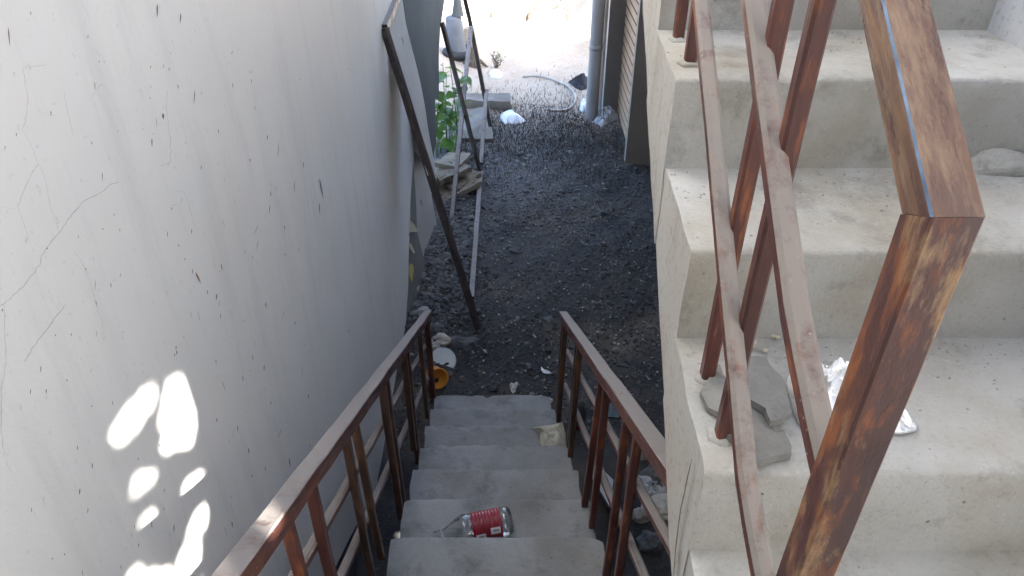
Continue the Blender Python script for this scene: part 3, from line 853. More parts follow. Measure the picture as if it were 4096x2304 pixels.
# ------------------------------------------------------------------ leaning sheets and scrap frames by the wall end
def plane3(a, b, c):
    a, b, c = Vector(a), Vector(b), Vector(c)
    n = (b - a).cross(c - a).normalized()
    return a, n
def sheet_on(name, label, cat, px, pl, m, th=0.006, bend=0.0, nsub=6):
    a, n = pl
    if n.dot(CAM - a) < 0: n = -n
    pts = []
    for i in range(len(px)):
        p, q = px[i], px[(i + 1) % len(px)]
        for k in range(nsub):
            t = k / nsub; pts.append(onplane(p[0] + (q[0] - p[0]) * t, p[1] + (q[1] - p[1]) * t, a, n))
    zmin = min(p.z for p in pts)
    if bend:
        yc = sum(p.y for p in pts) / len(pts)
        hgt = max(p.z for p in pts) - zmin
        pts = [p + n * bend * math.sin((p.z - zmin) / hgt * math.pi) for p in pts]
    # grid fill: ruled from centroid rings so that the bend shows
    c = sum(pts, Vector()) / len(pts)
    R_ = 5; nn = len(pts); v = [c]; f = []
    for k in range(1, R_ + 1):
        for p in pts:
            q = c.lerp(p, k / R_)
            q = q + n * 0.006 * noise.noise(q * 3.0)
            v.append(q)
    for i in range(nn): f.append((0, 1 + i, 1 + (i + 1) % nn))
    for k in range(R_ - 1):
        for i in range(nn):
            j = (i + 1) % nn; f.append((1 + k*nn + i, 1 + (k+1)*nn + i, 1 + (k+1)*nn + j, 1 + k*nn + j))
    base = len(v); m0 = len(f)
    v += [p - n * th for p in v[:base]]
    f += [tuple(base + i for i in reversed(q)) for q in f[:m0]]
    o0 = 1 + (R_ - 1) * nn
    for i in range(nn):
        j = (i + 1) % nn; f.append((o0 + i, base + o0 + i, base + o0 + j, o0 + j))
    o = fix(mk(name, v, f, m, smooth=False))
    if label: tag(o, label, cat)
    return o
PL_A = plane3((-0.23, 4.05, 0), (-0.75, 4.42, 2.0), (-0.23, 5.05, 0))
PL_C = plane3((-0.55, 5, 0), (-0.55, 6, 0), (-0.65, 5, 1))
PL_B1 = plane3((-0.752, 4.1, 0), (-0.64, 4.78, 0), (-0.742, 5.13, 0.774))
PL_B2 = plane3((-0.70, 4.6, 0), (-0.60, 5.3, 0), (-0.74, 5.5, 1.0))
sheet_on('sheet_panel', 'wide blue grey sheet panel hanging beyond the bent pale strip', 'panel',
         [(1590,-60),(1786,-60),(1778,10),(1765,70),(1757,180),(1754,280),(1756,392),(1733,394),(1738,450),(1747,560),(1736,622),(1716,610),(1690,500),(1660,300)], PL_C, MAT['sheet_blue'], 0.008)
sheet_on('sheet_panel', 'long pale grey bent strip of sheet leaning beside the dark steel bar', 'panel',
         [(1578,-60),(1600,-60),(1610,20),(1625,100),(1655,220),(1682,330),(1695,400),(1711,499),(1727,590),(1742,680),(1748,760),(1712,700),(1650,500),(1590,260),(1560,120)], PL_A, MAT['sheet'], 0.008, bend=0.0)
sheet_on('sheet_panel', 'light grey sheet with a rounded lower corner leaning behind the taped board', 'panel',
         [(1655,600),(1690,640),(1708,700),(1722,760),(1740,860),(1758,964),(1752,990),(1724,1012),(1712,1045),(1704,1110),(1660,1080),(1640,900),(1648,700)], PL_B2, MAT['sheet'], 0.006)
tb = sheet_on('taped_board', 'dark grey board with strips of yellowed tape leaning on the wall', 'board',
         [(1653,655),(1662,760),(1668,920),(1692,1020),(1717,1125),(1708,1170),(1690,1230),(1650,1320),(1621,1318),(1615,1180),(1614,1011),(1628,850)], PL_B1, MAT['board'], 0.010)
def strip(pl, px, m, name='tape_strip'):
    a, n = pl
    if n.dot(CAM - a) < 0: n = -n
    pts = [onplane(x, y, a, n) + n * (0.009 + 0.008 * noise.noise(Vector((x * .05, y * .05, 0)))) for x, y in px]
    v, f = slab(pts, 0.0015, -n); fix(mk(name, v, f, m, tb))
def q3(x, y): return (1560 + x * 0.4, 760 + y * 0.4)
strip(PL_B1, [q3(*p) for p in [(165,300),(190,300),(230,345),(258,390),(258,420),(190,422),(178,410),(178,470),(150,415)]], MAT['tape'])
strip(PL_B1, [q3(*p) for p in [(178,540),(200,533),(225,580),(240,632),(222,635),(195,590)]], MAT['tape'])
strip(PL_B1, [q3(*p) for p in [(195,735),(220,745),(230,790),(222,870),(208,925),(190,880),(176,830),(180,770)]], MAT['tape_yellow'])
strip(PL_B1, [q3(*p) for p in [(258,975),(275,958),(325,945),(328,970),(280,980),(290,1060),(302,1140),(296,1168),(254,1170),(270,1080)]], MAT['tape'])

def frame(name, label, bars, wd, m='scrap', loc=None):
    t = thing(name, label, 'steel frame', loc or bars[0][0])
    for (p, q, *r) in bars:
        ww = r[0] if r else wd
        v, f = beam(p, q, ww, ww, 0.003, seg=10, wob=0.004); fix(mk('bar', v, f, MAT[m], t))
    return t
B0 = onx(1537, 112, -0.735)
frame('gate_frame', 'dark steel bar frame leaning against the wall end, foot on the gravel', [
    (onz(1912, 1312, 0.0), B0, 0.040), (B0, Vector((-0.74, 6.1, B0.z + 0.06)), 0.040)], 0.038, loc=(-0.23, 4.1, 0))
g0, g1 = onz(1886, 1195, 0.02), onz(1922, 690, 0.03)
frame('scrap_frame', 'bent steel bar lying on the gravel and rising to the left', [
    (g0, g1, 0.042), (g1, ony(1768, 90, 6.75), 0.034)], 0.04, loc=(-0.31, 5.6, 0))
j1 = ony(1884, 105, 7.67); f1 = onz(1966, 525, 0.0); f0 = onz(1803, 905, 0.02); k0 = ony(1946, 362, 7.68); k1 = onz(1924, 655, 0.02)
frame('scrap_frame', 'grey steel bar frame with slanting braces standing in front of the plant', [
    (f1, j1, 0.04), (j1, ony(1858, -10, 7.67), 0.04), (j1, f0, 0.040), (k0, k1, 0.040)], 0.04, loc=(-0.25, 7.0, 0))

# ------------------------------------------------------------------ cinder gravel, crumbs, burnt straw
ICO = np.array([(0,1,1.618),(0,-1,1.618),(0,1,-1.618),(0,-1,-1.618),(1,1.618,0),(-1,1.618,0),(1,-1.618,0),(-1,-1.618,0),(1.618,0,1),(-1.618,0,1),(1.618,0,-1),(-1.618,0,-1)]) / 1.902
ICOF = np.array([(0,1,8),(0,8,4),(0,4,5),(0,5,9),(0,9,1),(1,9,7),(1,7,6),(1,6,8),(8,6,10),(8,10,4),(4,10,2),(4,2,5),(5,2,11),(5,11,9),(9,11,7),(7,11,3),(7,3,6),(6,3,10),(10,3,2),(2,3,11)])
def scatter(name, xs, ys, size, m, label=None, zscale=0.65, tet=False, lift=0.2):
    n = len(xs)
    z = gh(xs, ys)
    B, BF = ICO, ICOF
    P = np.repeat(B[None], n, 0) * rng.uniform(0.65, 1.25, (n, len(B), 1))
    P = P * (size[:, None, None] * np.stack([rng.uniform(0.7, 1.3, n), rng.uniform(0.7, 1.3, n), rng.uniform(0.45, 0.9, n) * zscale / 0.65], 1)[:, None, :])
    a = rng.uniform(0, 6.28, n); ca, sa = np.cos(a)[:, None], np.sin(a)[:, None]
    X = P[:, :, 0] * ca - P[:, :, 1] * sa + xs[:, None]; Y = P[:, :, 0] * sa + P[:, :, 1] * ca + ys[:, None]
    Z = P[:, :, 2] + (z + size * lift)[:, None]
    V = np.stack([X, Y, Z], 2).reshape(-1, 3)
    Fc = (BF[None] + (np.arange(n) * len(B))[:, None, None]).reshape(-1, 3)
    o = mk(name, V, Fc, m)
    tag(o, label, None, None, 'stuff'); return o
n = 24000
yy = 3.0 + 5.4 * rng.power(1.15, n); xx = rng.uniform(-1.15, 1.42, n)
keep = ~((yy < 3.4) & (xx > -0.5) & (xx < 0.26)) & (xx > -0.74 - (yy > 6.3) * 0.6)
keep &= rng.uniform(0, 1, n) < np.clip((8.5 - yy) / 1.4, 0, 1) ** 0.7
xx, yy = xx[keep], yy[keep]
scatter('cinder_gravel', xx, yy, 0.006 + 0.012 * rng.power(0.45, len(xx))[...] * rng.uniform(0.4, 1, len(xx)), MAT['cinder'], 'loose black cinder gravel filling the dark passage floor')
n = 1500
yy = rng.normal(4.9, 0.55, n); xx = rng.normal(-0.58, 0.14, n); k = (xx > -0.73) & (yy > 3.9)
scatter('coarse_gravel', xx[k], yy[k], rng.uniform(0.014, 0.032, k.sum()), MAT['cinder'], 'coarser grey stones heaped beside the wall end', lift=0.35)
n = 150
scatter('larger_stones', rng.uniform(-0.6, 1.3, n), rng.uniform(3.5, 7.8, n), rng.uniform(0.016, 0.036, n), MAT['cinder'], 'bigger loose stones strewn over the cinder passage', lift=0.15)
n = 420
xx, yy = rng.uniform(-0.45, 1.1, n), rng.uniform(3.5, 7.6, n)
scatter('pale_crumbs', xx, yy, rng.uniform(0.004, 0.011, n), MAT['crumb'], 'pale crumbs and paper bits scattered over the cinders', lift=1.2)
# burnt straw stubble at the far edge of the cinders
n = 5200
yy = rng.normal(7.6, 0.62, n); xx = rng.uniform(-0.6, 1.15, n)
zz = gh(xx, yy); hh = rng.uniform(0.02, 0.085, n); an = rng.uniform(0, 6.28, n); le = rng.normal(0, 0.35, (n, 2)); wd = rng.uniform(0.002, 0.0045, n)
b = np.stack([xx, yy, zz - 0.005], 1); tp = b + np.stack([le[:, 0] * hh, le[:, 1] * hh, hh], 1)
s = np.stack([np.cos(an) * wd, np.sin(an) * wd, np.zeros(n)], 1); s2 = np.stack([-np.sin(an) * wd, np.cos(an) * wd, np.zeros(n)], 1)
V = np.stack([b + s, b - s * 0.5 + s2, b - s * 0.5 - s2, tp], 1).reshape(-1, 3)
Fc = (np.array([(0, 1, 3), (1, 2, 3), (2, 0, 3)])[None] + (np.arange(n) * 4)[:, None, None]).reshape(-1, 3)
tag(mk('burnt_straw', V, Fc, MAT['burnt']), 'charred grass stubble where the cinders meet the sand', None, None, 'stuff')
# pale roots and twigs lying on the cinders
tv, tf = [], []
for k in range(90):
    x, y = random.uniform(-0.3, 1.15), random.uniform(3.9, 7.4)
    z = float(gh(x, y)) + 0.022; a = random.uniform(0, 6.28); ln = random.uniform(0.03, 0.11)
    p = [Vector((x + math.cos(a + 0.5 * t * (k % 3 - 1)) * ln * t, y + math.sin(a) * ln * t, z + 0.016 * math.sin(t * 3))) for t in (0, .35, .7, 1)]
    v, f = tube(p, 0.0012, 4); b0 = len(tv); tv += v; tf += [tuple(i + b0 for i in q) for q in f]
tag(mk('dry_roots', tv, tf, MAT['crumb']), 'pale dry roots and twigs strewn on the black cinders', None, None, 'stuff')

# ------------------------------------------------------------------ things on the steps
def u2(x, y): return (2780 + x * 0.4141, 1300 + y * 0.4141)
TZ2 = 2.45 + 0.003
def on_step(pts, z=TZ2): return [onz(*u2(*p), z) for p in pts]
def cement(name, label, pts, base, th, seed, m='cement'):
    o = on_step(pts, base + th); o = rough_outline(o, 5, 0.0035, seed)
    v, f = slab(o, th); ob = fix(mk(name, v, f, MAT[m]))
    return tag(ob, label, 'cement slab' if m == 'cement' else 'chip')
cement('cement_slab', 'bottom left broken cement slab under the baluster foot', [(60,640),(150,450),(235,378),(330,600),(300,900),(135,790)], TZ2 + 0.001, 0.010, 1)
cement('cement_slab', 'lower flat cement slab with a square corner pointing at the step edge', [(270,1020),(300,700),(480,560),(650,720),(722,950),(768,1012),(862,1008),(915,1110),(940,1245),(800,1262),(602,1328),(560,1200),(360,1080)], TZ2 + 0.0015, 0.013, 2)
cement('cement_slab', 'upper broken cement slab lying beside the foil wrapper', [(470,300),(560,300),(690,298),(730,380),(790,450),(862,530),(890,620),(905,720),(932,850),(830,908),(715,932),(675,795),(500,700),(480,500)], TZ2 + 0.016, 0.012, 3)
cement('stone_chip', 'small tan chip by the riser above the slabs', [(460,180),(540,125),(605,145),(598,175),(470,205)], TZ2 + 0.001, 0.010, 4, 'chip')
# foil wrapper
fo = [onz(*u2(*p), TZ2 + 0.001) for p in [(880,560),(925,450),(985,420),(1250,370),(1480,410),(1800,620),(2050,850),(2140,980),(2130,1030),(2000,1055),(1700,1050),(1300,1080),(1080,1050),(990,930),(930,800)]]
v, f = crumple(fo, 0.055, 2, rings=16, freq=24, edge=0.004, dens=6)
tag(fix(mk('foil_wrapper', v, f, MAT['foil'])), 'crumpled silver foil wrapper on the step behind the newel post', 'wrapper')
# lump of concrete at the right end of an upper step
c0 = onz(4000, 700, 2.625)
tag(mk('concrete_lump', *rock((c0.x, c0.y + 0.02, 2.618), 0.072, 0.030, 0.036, 11, 3, 0.3), MAT['step_up'], smooth=True), 'broken concrete lump against the riser at the right edge', 'lump')
for i, (px, py, z) in enumerate([(3898,108,2.80),(3110,1352,2.455),(3095,1348,2.455),(3060,1405,2.455)]):
    p = onz(px, py, z)
    tag(mk('plaster_crumb', *rock((p.x, p.y, z), 0.006, 0.004, 0.005, i, 1), MAT['chip']), ['pale crumb high up on the top right step', 'pale crumb by the riser behind the slabs, right one', 'pale crumb by the riser behind the slabs, left one', 'tiny pale crumb in front of the riser crumbs'][i], 'crumb', 'crumbs on the ascending steps')

# bottle on the descending stair
BZ = DNZ0 - RISE + 0.002
bb, bn = Vector((0.000, 1.705, BZ + 0.0525)), Vector((-0.285, 1.645, BZ + 0.042))
ax = (bn - bb).normalized(); L = (bn - bb).length
bo = thing('plastic_bottle', 'clear plastic bottle with red label lying on the stair', 'bottle', (bb.x - 0.14, 1.67, BZ))
r0 = 0.052
prof = [(0.002, 0.006), (0.030, 0.0), (0.045, 0.004), (r0, 0.018), (r0, 0.04)]
for k in range(10):
    t0 = 0.04 + k * 0.0125; prof += [(r0 - 0.0022, t0 + 0.003), (r0, t0 + 0.008)]
prof += [(r0, 0.170), (0.0535, 0.176), (0.050, 0.186), (0.040, 0.206), (0.027, 0.228), (0.0165, 0.246), (0.0145, 0.256), (0.0175, 0.259), (0.0175, 0.262), (0.0135, 0.264), (0.0135, 0.284), (0.0115, 0.285)]
mk('bottle_body', *lathe(prof, bb, ax, 40), MAT['pet'], bo, smooth=True)
lp = [(r0 + 0.0006, 0.042)]
for k in range(9):
    t0 = 0.042 + k * 0.0115; lp += [(r0 + 0.0012, t0 + 0.002), (r0 + 0.0012, t0 + 0.008), (r0 - 0.0006, t0 + 0.010)]
lp += [(r0 + 0.0008, 0.147)]
lb = mk('label', *lathe(lp, bb, ax, 48), MAT['red'], bo, smooth=True)
A = ax.cross(Vector((0, 0, 1))).normalized(); B = ax.cross(A)
def label_patch(t0, t1, a0, a1, m, rr, parent):
    v, f = [], []
    for i in range(9):
        a = R(a0 + (a1 - a0) * i / 8); dv = A * math.cos(a) + B * math.sin(a)
        for t in (t0, t1): v.append(bb + ax * t + dv * rr)
    for i in range(8): f.append((2*i, 2*i+1, 2*i+3, 2*i+2))
    return mk('label_panel' if m == 'label_white' else 'label_print', v, f, MAT[m], parent)
camd = (CAM - bb).normalized()
ang0 = math.degrees(math.atan2(camd.dot(B), camd.dot(A)))
sgn = 1
if (A * math.cos(R(ang0 + 30)) + B * math.sin(R(ang0 + 30))).z > (A * math.cos(R(ang0 - 30)) + B * math.sin(R(ang0 - 30))).z: sgn = -1
for (t0, t1, a0, a1) in ((0.050, 0.085, 14, 40), (0.104, 0.138, 30, 58)):
    label_patch(t0, t1, ang0 + sgn * a0, ang0 + sgn * a1, 'label_white', r0 + 0.0024, lb)
    label_patch(t0 + 0.006, t1 - 0.008, ang0 + sgn * (a0 + 8), ang0 + sgn * (a0 + 14), 'label_print', r0 + 0.0030, lb)
mk('neck_ring', *lathe([(0.0205, 0.250), (0.0215, 0.252), (0.0215, 0.255), (0.0205, 0.257)], bb, ax, 24), MAT['pet'], bo, smooth=True)

# second bottle on the ground right of the stair
p = onz(2306, 1705, 0.0)
b2 = thing('plastic_bottle', 'small clear bottle with a red base standing beside the stair foot', 'bottle', (p.x, p.y, 0))
mk('bottle_body', *lathe([(0.038, 0.004), (0.041, 0.02), (0.038, 0.06), (0.041, 0.10), (0.036, 0.15), (0.018, 0.19), (0.015, 0.22)], (p.x, p.y, 0.0), (0.1, -0.15, 1), 24), MAT['pet'], b2, smooth=True)
mk('label', *lathe([(0.0415, 0.012), (0.043, 0.014), (0.043, 0.05), (0.0415, 0.052)], (p.x, p.y, 0.0), (0.1, -0.15, 1), 24), MAT['red'], b2, smooth=True)

# rag on a lower step
zr = DNZ0 - RISE * 4 + 0.004
rg = [onz(x, y, zr) for x, y in [(2125,1712),(2170,1706),(2215,1700),(2250,1690),(2262,1735),(2264,1790),(2250,1815),(2215,1800),(2190,1825),(2170,1800),(2158,1770),(2160,1735),(2140,1722)]]
v, f = crumple(rg, 0.055, 5, rings=12, freq=20, edge=0.004, dens=5, sharp=False)
tag(mk('rag', v, f, MAT['rag'], smooth=True), 'stiff beige rag at the right end of a lower step', 'rag')

# orange tub, lid, stones at the foot of the left railing
p = onz(1742, 1552, 0.02)
axd = Vector((0.32, -0.72, 0.28)).normalized()
tbk = thing('orange_tub', 'orange plastic tub tipped on its side behind the left railing end', 'tub', (p.x, p.y, 0.0))
pc = Vector((p.x - 0.03, p.y + 0.16, 0.075)) 
mk('tub_body', *lathe([(r_ * 0.80, t_ * 0.62) for r_, t_ in [(0.0, 0.002), (0.062, 0.0), (0.066, 0.006), (0.079, 0.155), (0.086, 0.158), (0.088, 0.166), (0.084, 0.172), (0.078, 0.168), (0.074, 0.150), (0.062, 0.010), (0.0, 0.010)]], pc + Vector((0.015, -0.10, 0.015)), axd, 36), MAT['orange'], tbk, smooth=True)
p = onz(1772, 1452, 0.05)
mk_l = thing('plastic_disc', 'pale blue plastic disc behind the orange tub', 'disc', (p.x, p.y, 0.02))
mk('disc_plate', *lathe([(0.0, 0.006), (0.070, 0.004), (0.085, 0.008), (0.089, 0.002), (0.088, -0.012), (0.083, -0.010), (0.0, -0.004)], (p.x, p.y, 0.07), (0.15, -0.55, 0.8), 32), MAT['lid'], mk_l, smooth=True)
def stone(px, py, s, m, label, seed, cat='stone', dz=0.0, name='stone'):
    p = onz(px, py, 0.0); z = float(gh(p.x, p.y)) - 0.008 + dz
    k = 1.0
    tag(mk(name, *rock((p.x, p.y, z), s[0], s[1], s[2], seed, 3, 0.4), MAT[m], smooth=False), label, cat, None)
stone(1766, 1385, (0.075, 0.045, 0.05), 'stone_light', 'pale jagged stone above the plastic disc', 21)
stone(1735, 1345, (0.06, 0.05, 0.05), 'stone_dark', 'black stone behind the pale jagged stone', 22)
stone(1850, 1385, (0.11, 0.07, 0.06), 'stone_dark', 'dark slate rock right of the pale jagged stone', 23)
stone(1735, 1420, (0.05, 0.04, 0.04), 'stone', 'grey stone touching the left end post', 24)
stone(1690, 1280, (0.06, 0.05, 0.05), 'stone', 'grey stone at the foot of the taped board', 25)
stone(2160, 1592, (0.035, 0.02, 0.018), 'stone_light', 'pale chip on the broken edge of the last step', 26)
stone(2200, 1600, (0.022, 0.018, 0.018), 'stone_light', 'smaller pale chip by the right end post foot', 27)
# paper scraps
def scrap(px, label, m, h, seed, z0=0.012, cat='scrap', name='paper_scrap'):
    pts = []
    for x, y in px:
        p = onz(x, y, 0.0); pts.append(Vector((p.x, p.y, float(gh(p.x, p.y)) + z0)))
    v, f = crumple(pts, h, seed, rings=7, freq=30, edge=0.004, dens=4)
    tag(fix(mk(name, v, f, MAT[m])), label, cat)
def t5(x, y): return (1700 + x * 0.345, 1300 + y * 0.345)
scrap([t5(*p) for p in [(980,690),(1000,665),(1030,680),(1065,655),(1082,680),(1060,720),(1050,760),(1020,785),(995,750)]], 'pale heart-shaped scrap on the cinders below the last step', 'stone_light', 0.015, 1)
scrap([t5(*p) for p in [(1345,505),(1352,530),(1380,560),(1440,570),(1470,590),(1420,596),(1370,580),(1345,545)]], 'thin white curl of plastic beside the right end post', 'white_plastic', 0.012, 2)
scrap([t5(*p) for p in [(375,225),(395,190),(415,185),(405,225),(385,255)]], 'small white paper shred near the slate rock', 'white_plastic', 0.014, 3)
scrap([t5(*p) for p in [(670,300),(700,300),(725,335),(690,330)]], 'tiny pale scrap in the middle of the cinders', 'stone_light', 0.01, 4)

# rubbish on the ground under the ascending flight
stone(2640, 1935, (0.10, 0.09, 0.085), 'stone_dark', 'dark rounded rock under the ascending flight', 31)
stone(2590, 1830, (0.075, 0.07, 0.10), 'stone', 'upright grey rock behind the right railing', 32)
stone(2645, 2055, (0.11, 0.085, 0.05), 'stone_light', 'pale flat rock under the ascending flight', 33)
stone(2560, 2085, (0.05, 0.04, 0.04), 'stone', 'small grey rock beside the pale flat rock', 34)
stone(2600, 2190, (0.07, 0.06, 0.04), 'stone_dark', 'low dark rock nearest the camera under the flight', 35)
scrap([(2530,1950),(2570,1925),(2640,1935),(2700,1960),(2690,2010),(2620,2030),(2560,2020)], 'pale blue plastic sack under the ascending flight', 'film', 0.05, 6, cat='sack', name='plastic_sack')
scrap([(2400,1640),(2440,1625),(2490,1632),(2510,1660),(2470,1690),(2420,1680)], 'dusty blue cloth on the ground behind the right railing', 'blue_cloth', 0.05, 7, cat='cloth', name='cloth_heap')
pb = [onz(x, y, 0.03) for x, y in [(2350,1905),(2372,1870),(2450,1955),(2432,2075),(2400,2010)]]
pb = [Vector((q.x, q.y, 0.03 + 0.35 * max(0, (3.2 - q.y) * 0.4))) for q in pb]
v, f = slab(pb, 0.02)
tag(fix(mk('loose_board', v, f, MAT['fence'])), 'pale loose board on the ground right of the stair', 'board')

# ------------------------------------------------------------------ far end of the passage
def c2(x, y): return (1365 + x * 0.5301, y * 0.5301)
def e8(x, y): return (2000 + x * 0.359, y * 0.359)
hp = []
for p in [(255,838),(400,845),(520,870),(640,915),(740,970),(810,1030),(838,1085),(825,1140),(780,1180),(700,1215),(570,1240)]:
    q = onz(*e8(*p), 0.02); hp.append(Vector((q.x, q.y, float(gh(q.x, q.y)) + 0.016)))
hs = thing('garden_hose', 'curved pale hose lying on the sand', 'hose', hp[5])
v, f = tube(smooth_path(hp, 6), 0.0130, 12); mk('tube', v, f, MAT['hose'], hs, smooth=True)
def bag(px, label, m, h, seed, cat, name, sharp=True, freq=9):
    pts = []
    for x, y in px:
        p = onz(x, y, 0.0); pts.append(Vector((p.x, p.y, float(gh(p.x, p.y)))))
    v, f = crumple(pts, h, seed, rings=10, freq=freq, edge=0.012, dens=5, sharp=sharp)
    tag(fix(mk(name, v, f, MAT[m], smooth=not sharp)), label, cat)
bag([e8(*p) for p in [(0,1330),(20,1275),(70,1255),(130,1270),(200,1310),(265,1335),(290,1365),(240,1395),(150,1400),(60,1400),(10,1370)]], 'white plastic bag on the edge of the cinders', 'white_plastic', 0.11, 11, 'bag', 'plastic_bag', False, 8)
bag([e8(*p) for p in [(1000,1340),(1050,1300),(1150,1265),(1230,1260),(1310,1290),(1340,1330),(1250,1360),(1140,1410),(1060,1370)]], 'crumpled grey plastic film at the foot of the drainpipe', 'film', 0.13, 12, 'bag', 'plastic_bag', True, 14)
bag([e8(*p) for p in [(760,940),(820,905),(900,890),(970,895),(975,1000),(900,1025),(830,990)]], 'black cloth heap behind the grey drainpipe', 'black_cloth', 0.10, 13, 'cloth', 'cloth_heap', True, 10)
bag([e8(*p) for p in [(890,1180),(920,1140),(960,1150),(965,1240),(920,1250),(890,1230)]], 'white lump of plastic left of the drainpipe foot', 'white_plastic', 0.12, 14, 'bag', 'plastic_bag', False, 8)
bag([(1955,300),(1972,288),(1998,292),(2012,312),(1990,322),(1962,316)], 'small white bag on the sunny sand', 'white_plastic', 0.10, 15, 'bag', 'plastic_bag', False, 8)

# layered stones, block, slab at the plant
def tilted_slab(name, label, cat, c, size, rot, m, seed):
    bm = bmesh.new(); bmesh.ops.create_cube(bm, size=1.0)
    bmesh.ops.subdivide_edges(bm, edges=bm.edges[:], cuts=7, use_grid_fill=True)
    Mx = Matrix.Translation(c) @ Matrix.Rotation(rot[2], 4, 'Z') @ Matrix.Rotation(rot[1], 4, 'Y') @ Matrix.Rotation(rot[0], 4, 'X')
    v = []
    for p in bm.verts:
        q = Vector((p.co.x * size[0], p.co.y * size[1], p.co.z * size[2]))
        q += noise.noise_vector(q * 9 + Vector((seed, seed, 0))) * 0.014 + noise.noise_vector(q * 3 + Vector((seed, 0, seed))) * 0.03
        v.append(Mx @ q)
    f = [tuple(x.index for x in fa.verts) for fa in bm.faces]; bm.free()
    return tag(mk(name, v, f, MAT[m], smooth=False), label, cat)
s0 = onz(1830, 745, 0.06)
for i in range(4):
    tilted_slab('stone_slab', ['lowest layered stone slab of the pile below the plant', 'second layered stone slab from the bottom below the plant', 'third layered stone slab from the bottom below the plant', 'topmost layered stone slab of the pile below the plant'][i], 'stone slab',
                Vector((s0.x - 0.04 + (0, 0.03, -0.05, -0.02)[i], s0.y + (0, 0.10, 0.14, 0.27)[i], 0.045 + 0.050 * i)), (0.42 - 0.04 * i, (0.34, 0.30, 0.36, 0.24)[i], 0.045), (R((-6, 2, -9, -4)[i]), R((-9, -4, -10, 3)[i]), R((38, 52, 30, 66)[i])), 'slabstone', i + 3)
p = onz(1945, 425, 0.05)
tilted_slab('concrete_block', 'long pale concrete block lying across behind the steel bars', 'block', Vector((p.x - 0.03, p.y + 0.1, 0.06)), (0.62, 0.22, 0.13), (0, 0, R(-3)), 'kerb', 2)
p = onz(1900, 500, 0.02)
tilted_slab('concrete_slab', 'pale flat concrete slab in front of the long block', 'slab', Vector((p.x, p.y, 0.02)), (0.36, 0.85, 0.07), (0, 0, R(4)), 'kerb', 5)
stone(1765, 560, (0.09, 0.08, 0.09), 'stone_light', 'pale rock under the green plant', 41)
stone(1752, 690, (0.08, 0.08, 0.10), 'stone', 'grey rock between the sheets and the layered slabs', 42)
stone(1840, 640, (0.09, 0.10, 0.07), 'stone_dark', 'dark mossy rock behind the layered slabs', 43)

# green plant
pr = onz(1800, 612, 0.0)
pl_ = thing('leafy_plant', 'green broad-leaved plant growing behind the steel bars at the wall end', 'plant', (pr.x, pr.y, 0))
lm = None
def leaf_verts(s):
    v, f = [], []
    prof = [(0, 0.02), (0.15, 0.26), (0.35, 0.40), (0.6, 0.34), (0.82, 0.17), (1.0, 0.01)]
    for t, wv in prof:
        for q in (-1, -0.5, 0, 0.5, 1):
            v.append((q * wv * s, t * s, 0.10 * s * abs(q) * wv * 2 - 0.25 * s * t * t))
    for i in range(5):
        for k in range(4):
            a = i * 5 + k; f.append((a, a + 1, a + 6, a + 5))
    return v, f
lv, lf = leaf_verts(1.0)
lme = bpy.data.meshes.new('leaf'); lme.from_pydata(lv, [], lf); lme.materials.append(MAT['leaf']); lme.polygons.foreach_set('use_smooth', [True] * len(lf)); lme.update()
random.seed(11)
for k in range(12):
    bx, by = pr.x + random.uniform(-0.15, 0.12), pr.y + random.uniform(-0.12, 0.15)
    hgt = random.uniform(0.45, 0.98); lx, ly = random.uniform(-0.10, 0.12), random.uniform(-0.10, 0.06)
    pts = [Vector((bx + lx * t * t, by + ly * t, hgt * t)) for t in (0, .25, .5, .75, 1)]
    v, f = tube(pts, [0.007, 0.006, 0.005, 0.004, 0.003], 6); mk('stem', v, f, MAT['stem'], pl_, smooth=True)
    for j in range(random.randint(8, 12)):
        t = random.uniform(0.22, 1.0)
        o = bpy.data.objects.new('leaf', lme); col.objects.link(o); o.parent = pl_
        q = Vector((bx + lx * t * t, by + ly * t, hgt * t))
        o.location = q - Vector((pr.x, pr.y, 0)); s = random.choice([0.05, 0.08, 0.11, 0.14, 0.18])
        o.scale = (s, s, s); o.rotation_euler = (random.uniform(-0.3, 0.6), random.uniform(-0.5, 0.5), random.uniform(0, 6.28))

# bollard post with tyre, clay pot, stump behind the frames
p = onz(1832, 236, 0.0)
zb_ = float(gh(p.x, p.y))
bl = thing('concrete_post', 'pale blue grey rounded post standing in the sun behind the steel bars', 'post', (p.x, p.y, zb_))
mk('shaft', *lathe([(0.125, -0.05), (0.122, 0.3), (0.108, 0.50), (0.095, 0.53), (0.0, 0.535)], (p.x, p.y, zb_), (-0.08, 0.0, 1), 28), MAT['post_white'], bl, smooth=True)
mk('upper_spike', *lathe([(0.08, 0.535), (0.06, 0.66), (0.02, 0.90), (0.0, 0.92)], (p.x + 0.01, p.y, zb_), (0.02, 0.0, 1), 16), MAT['sheet_blue'], bl, smooth=True)
v, f = [], []
nt, mt = 32, 10
for i in range(nt):
    a = 2 * math.pi * i / nt
    for k in range(mt):
        b_ = 2 * math.pi * k / mt; rr = 0.19 + 0.055 * math.cos(b_)
        v.append((p.x + 0.03 + rr * math.cos(a), p.y + rr * math.sin(a), zb_ + 0.05 + 0.055 * math.sin(b_)))
for i in range(nt):
    for k in range(mt): f.append((i*mt + k, ((i+1) % nt)*mt + k, ((i+1) % nt)*mt + (k+1) % mt, i*mt + (k+1) % mt))
tag(mk('old_tyre', v, f, MAT['tyre'], smooth=True), 'black tyre lying round the foot of the pale post', 'tyre')
p = onz(1862, 225, 0.0)
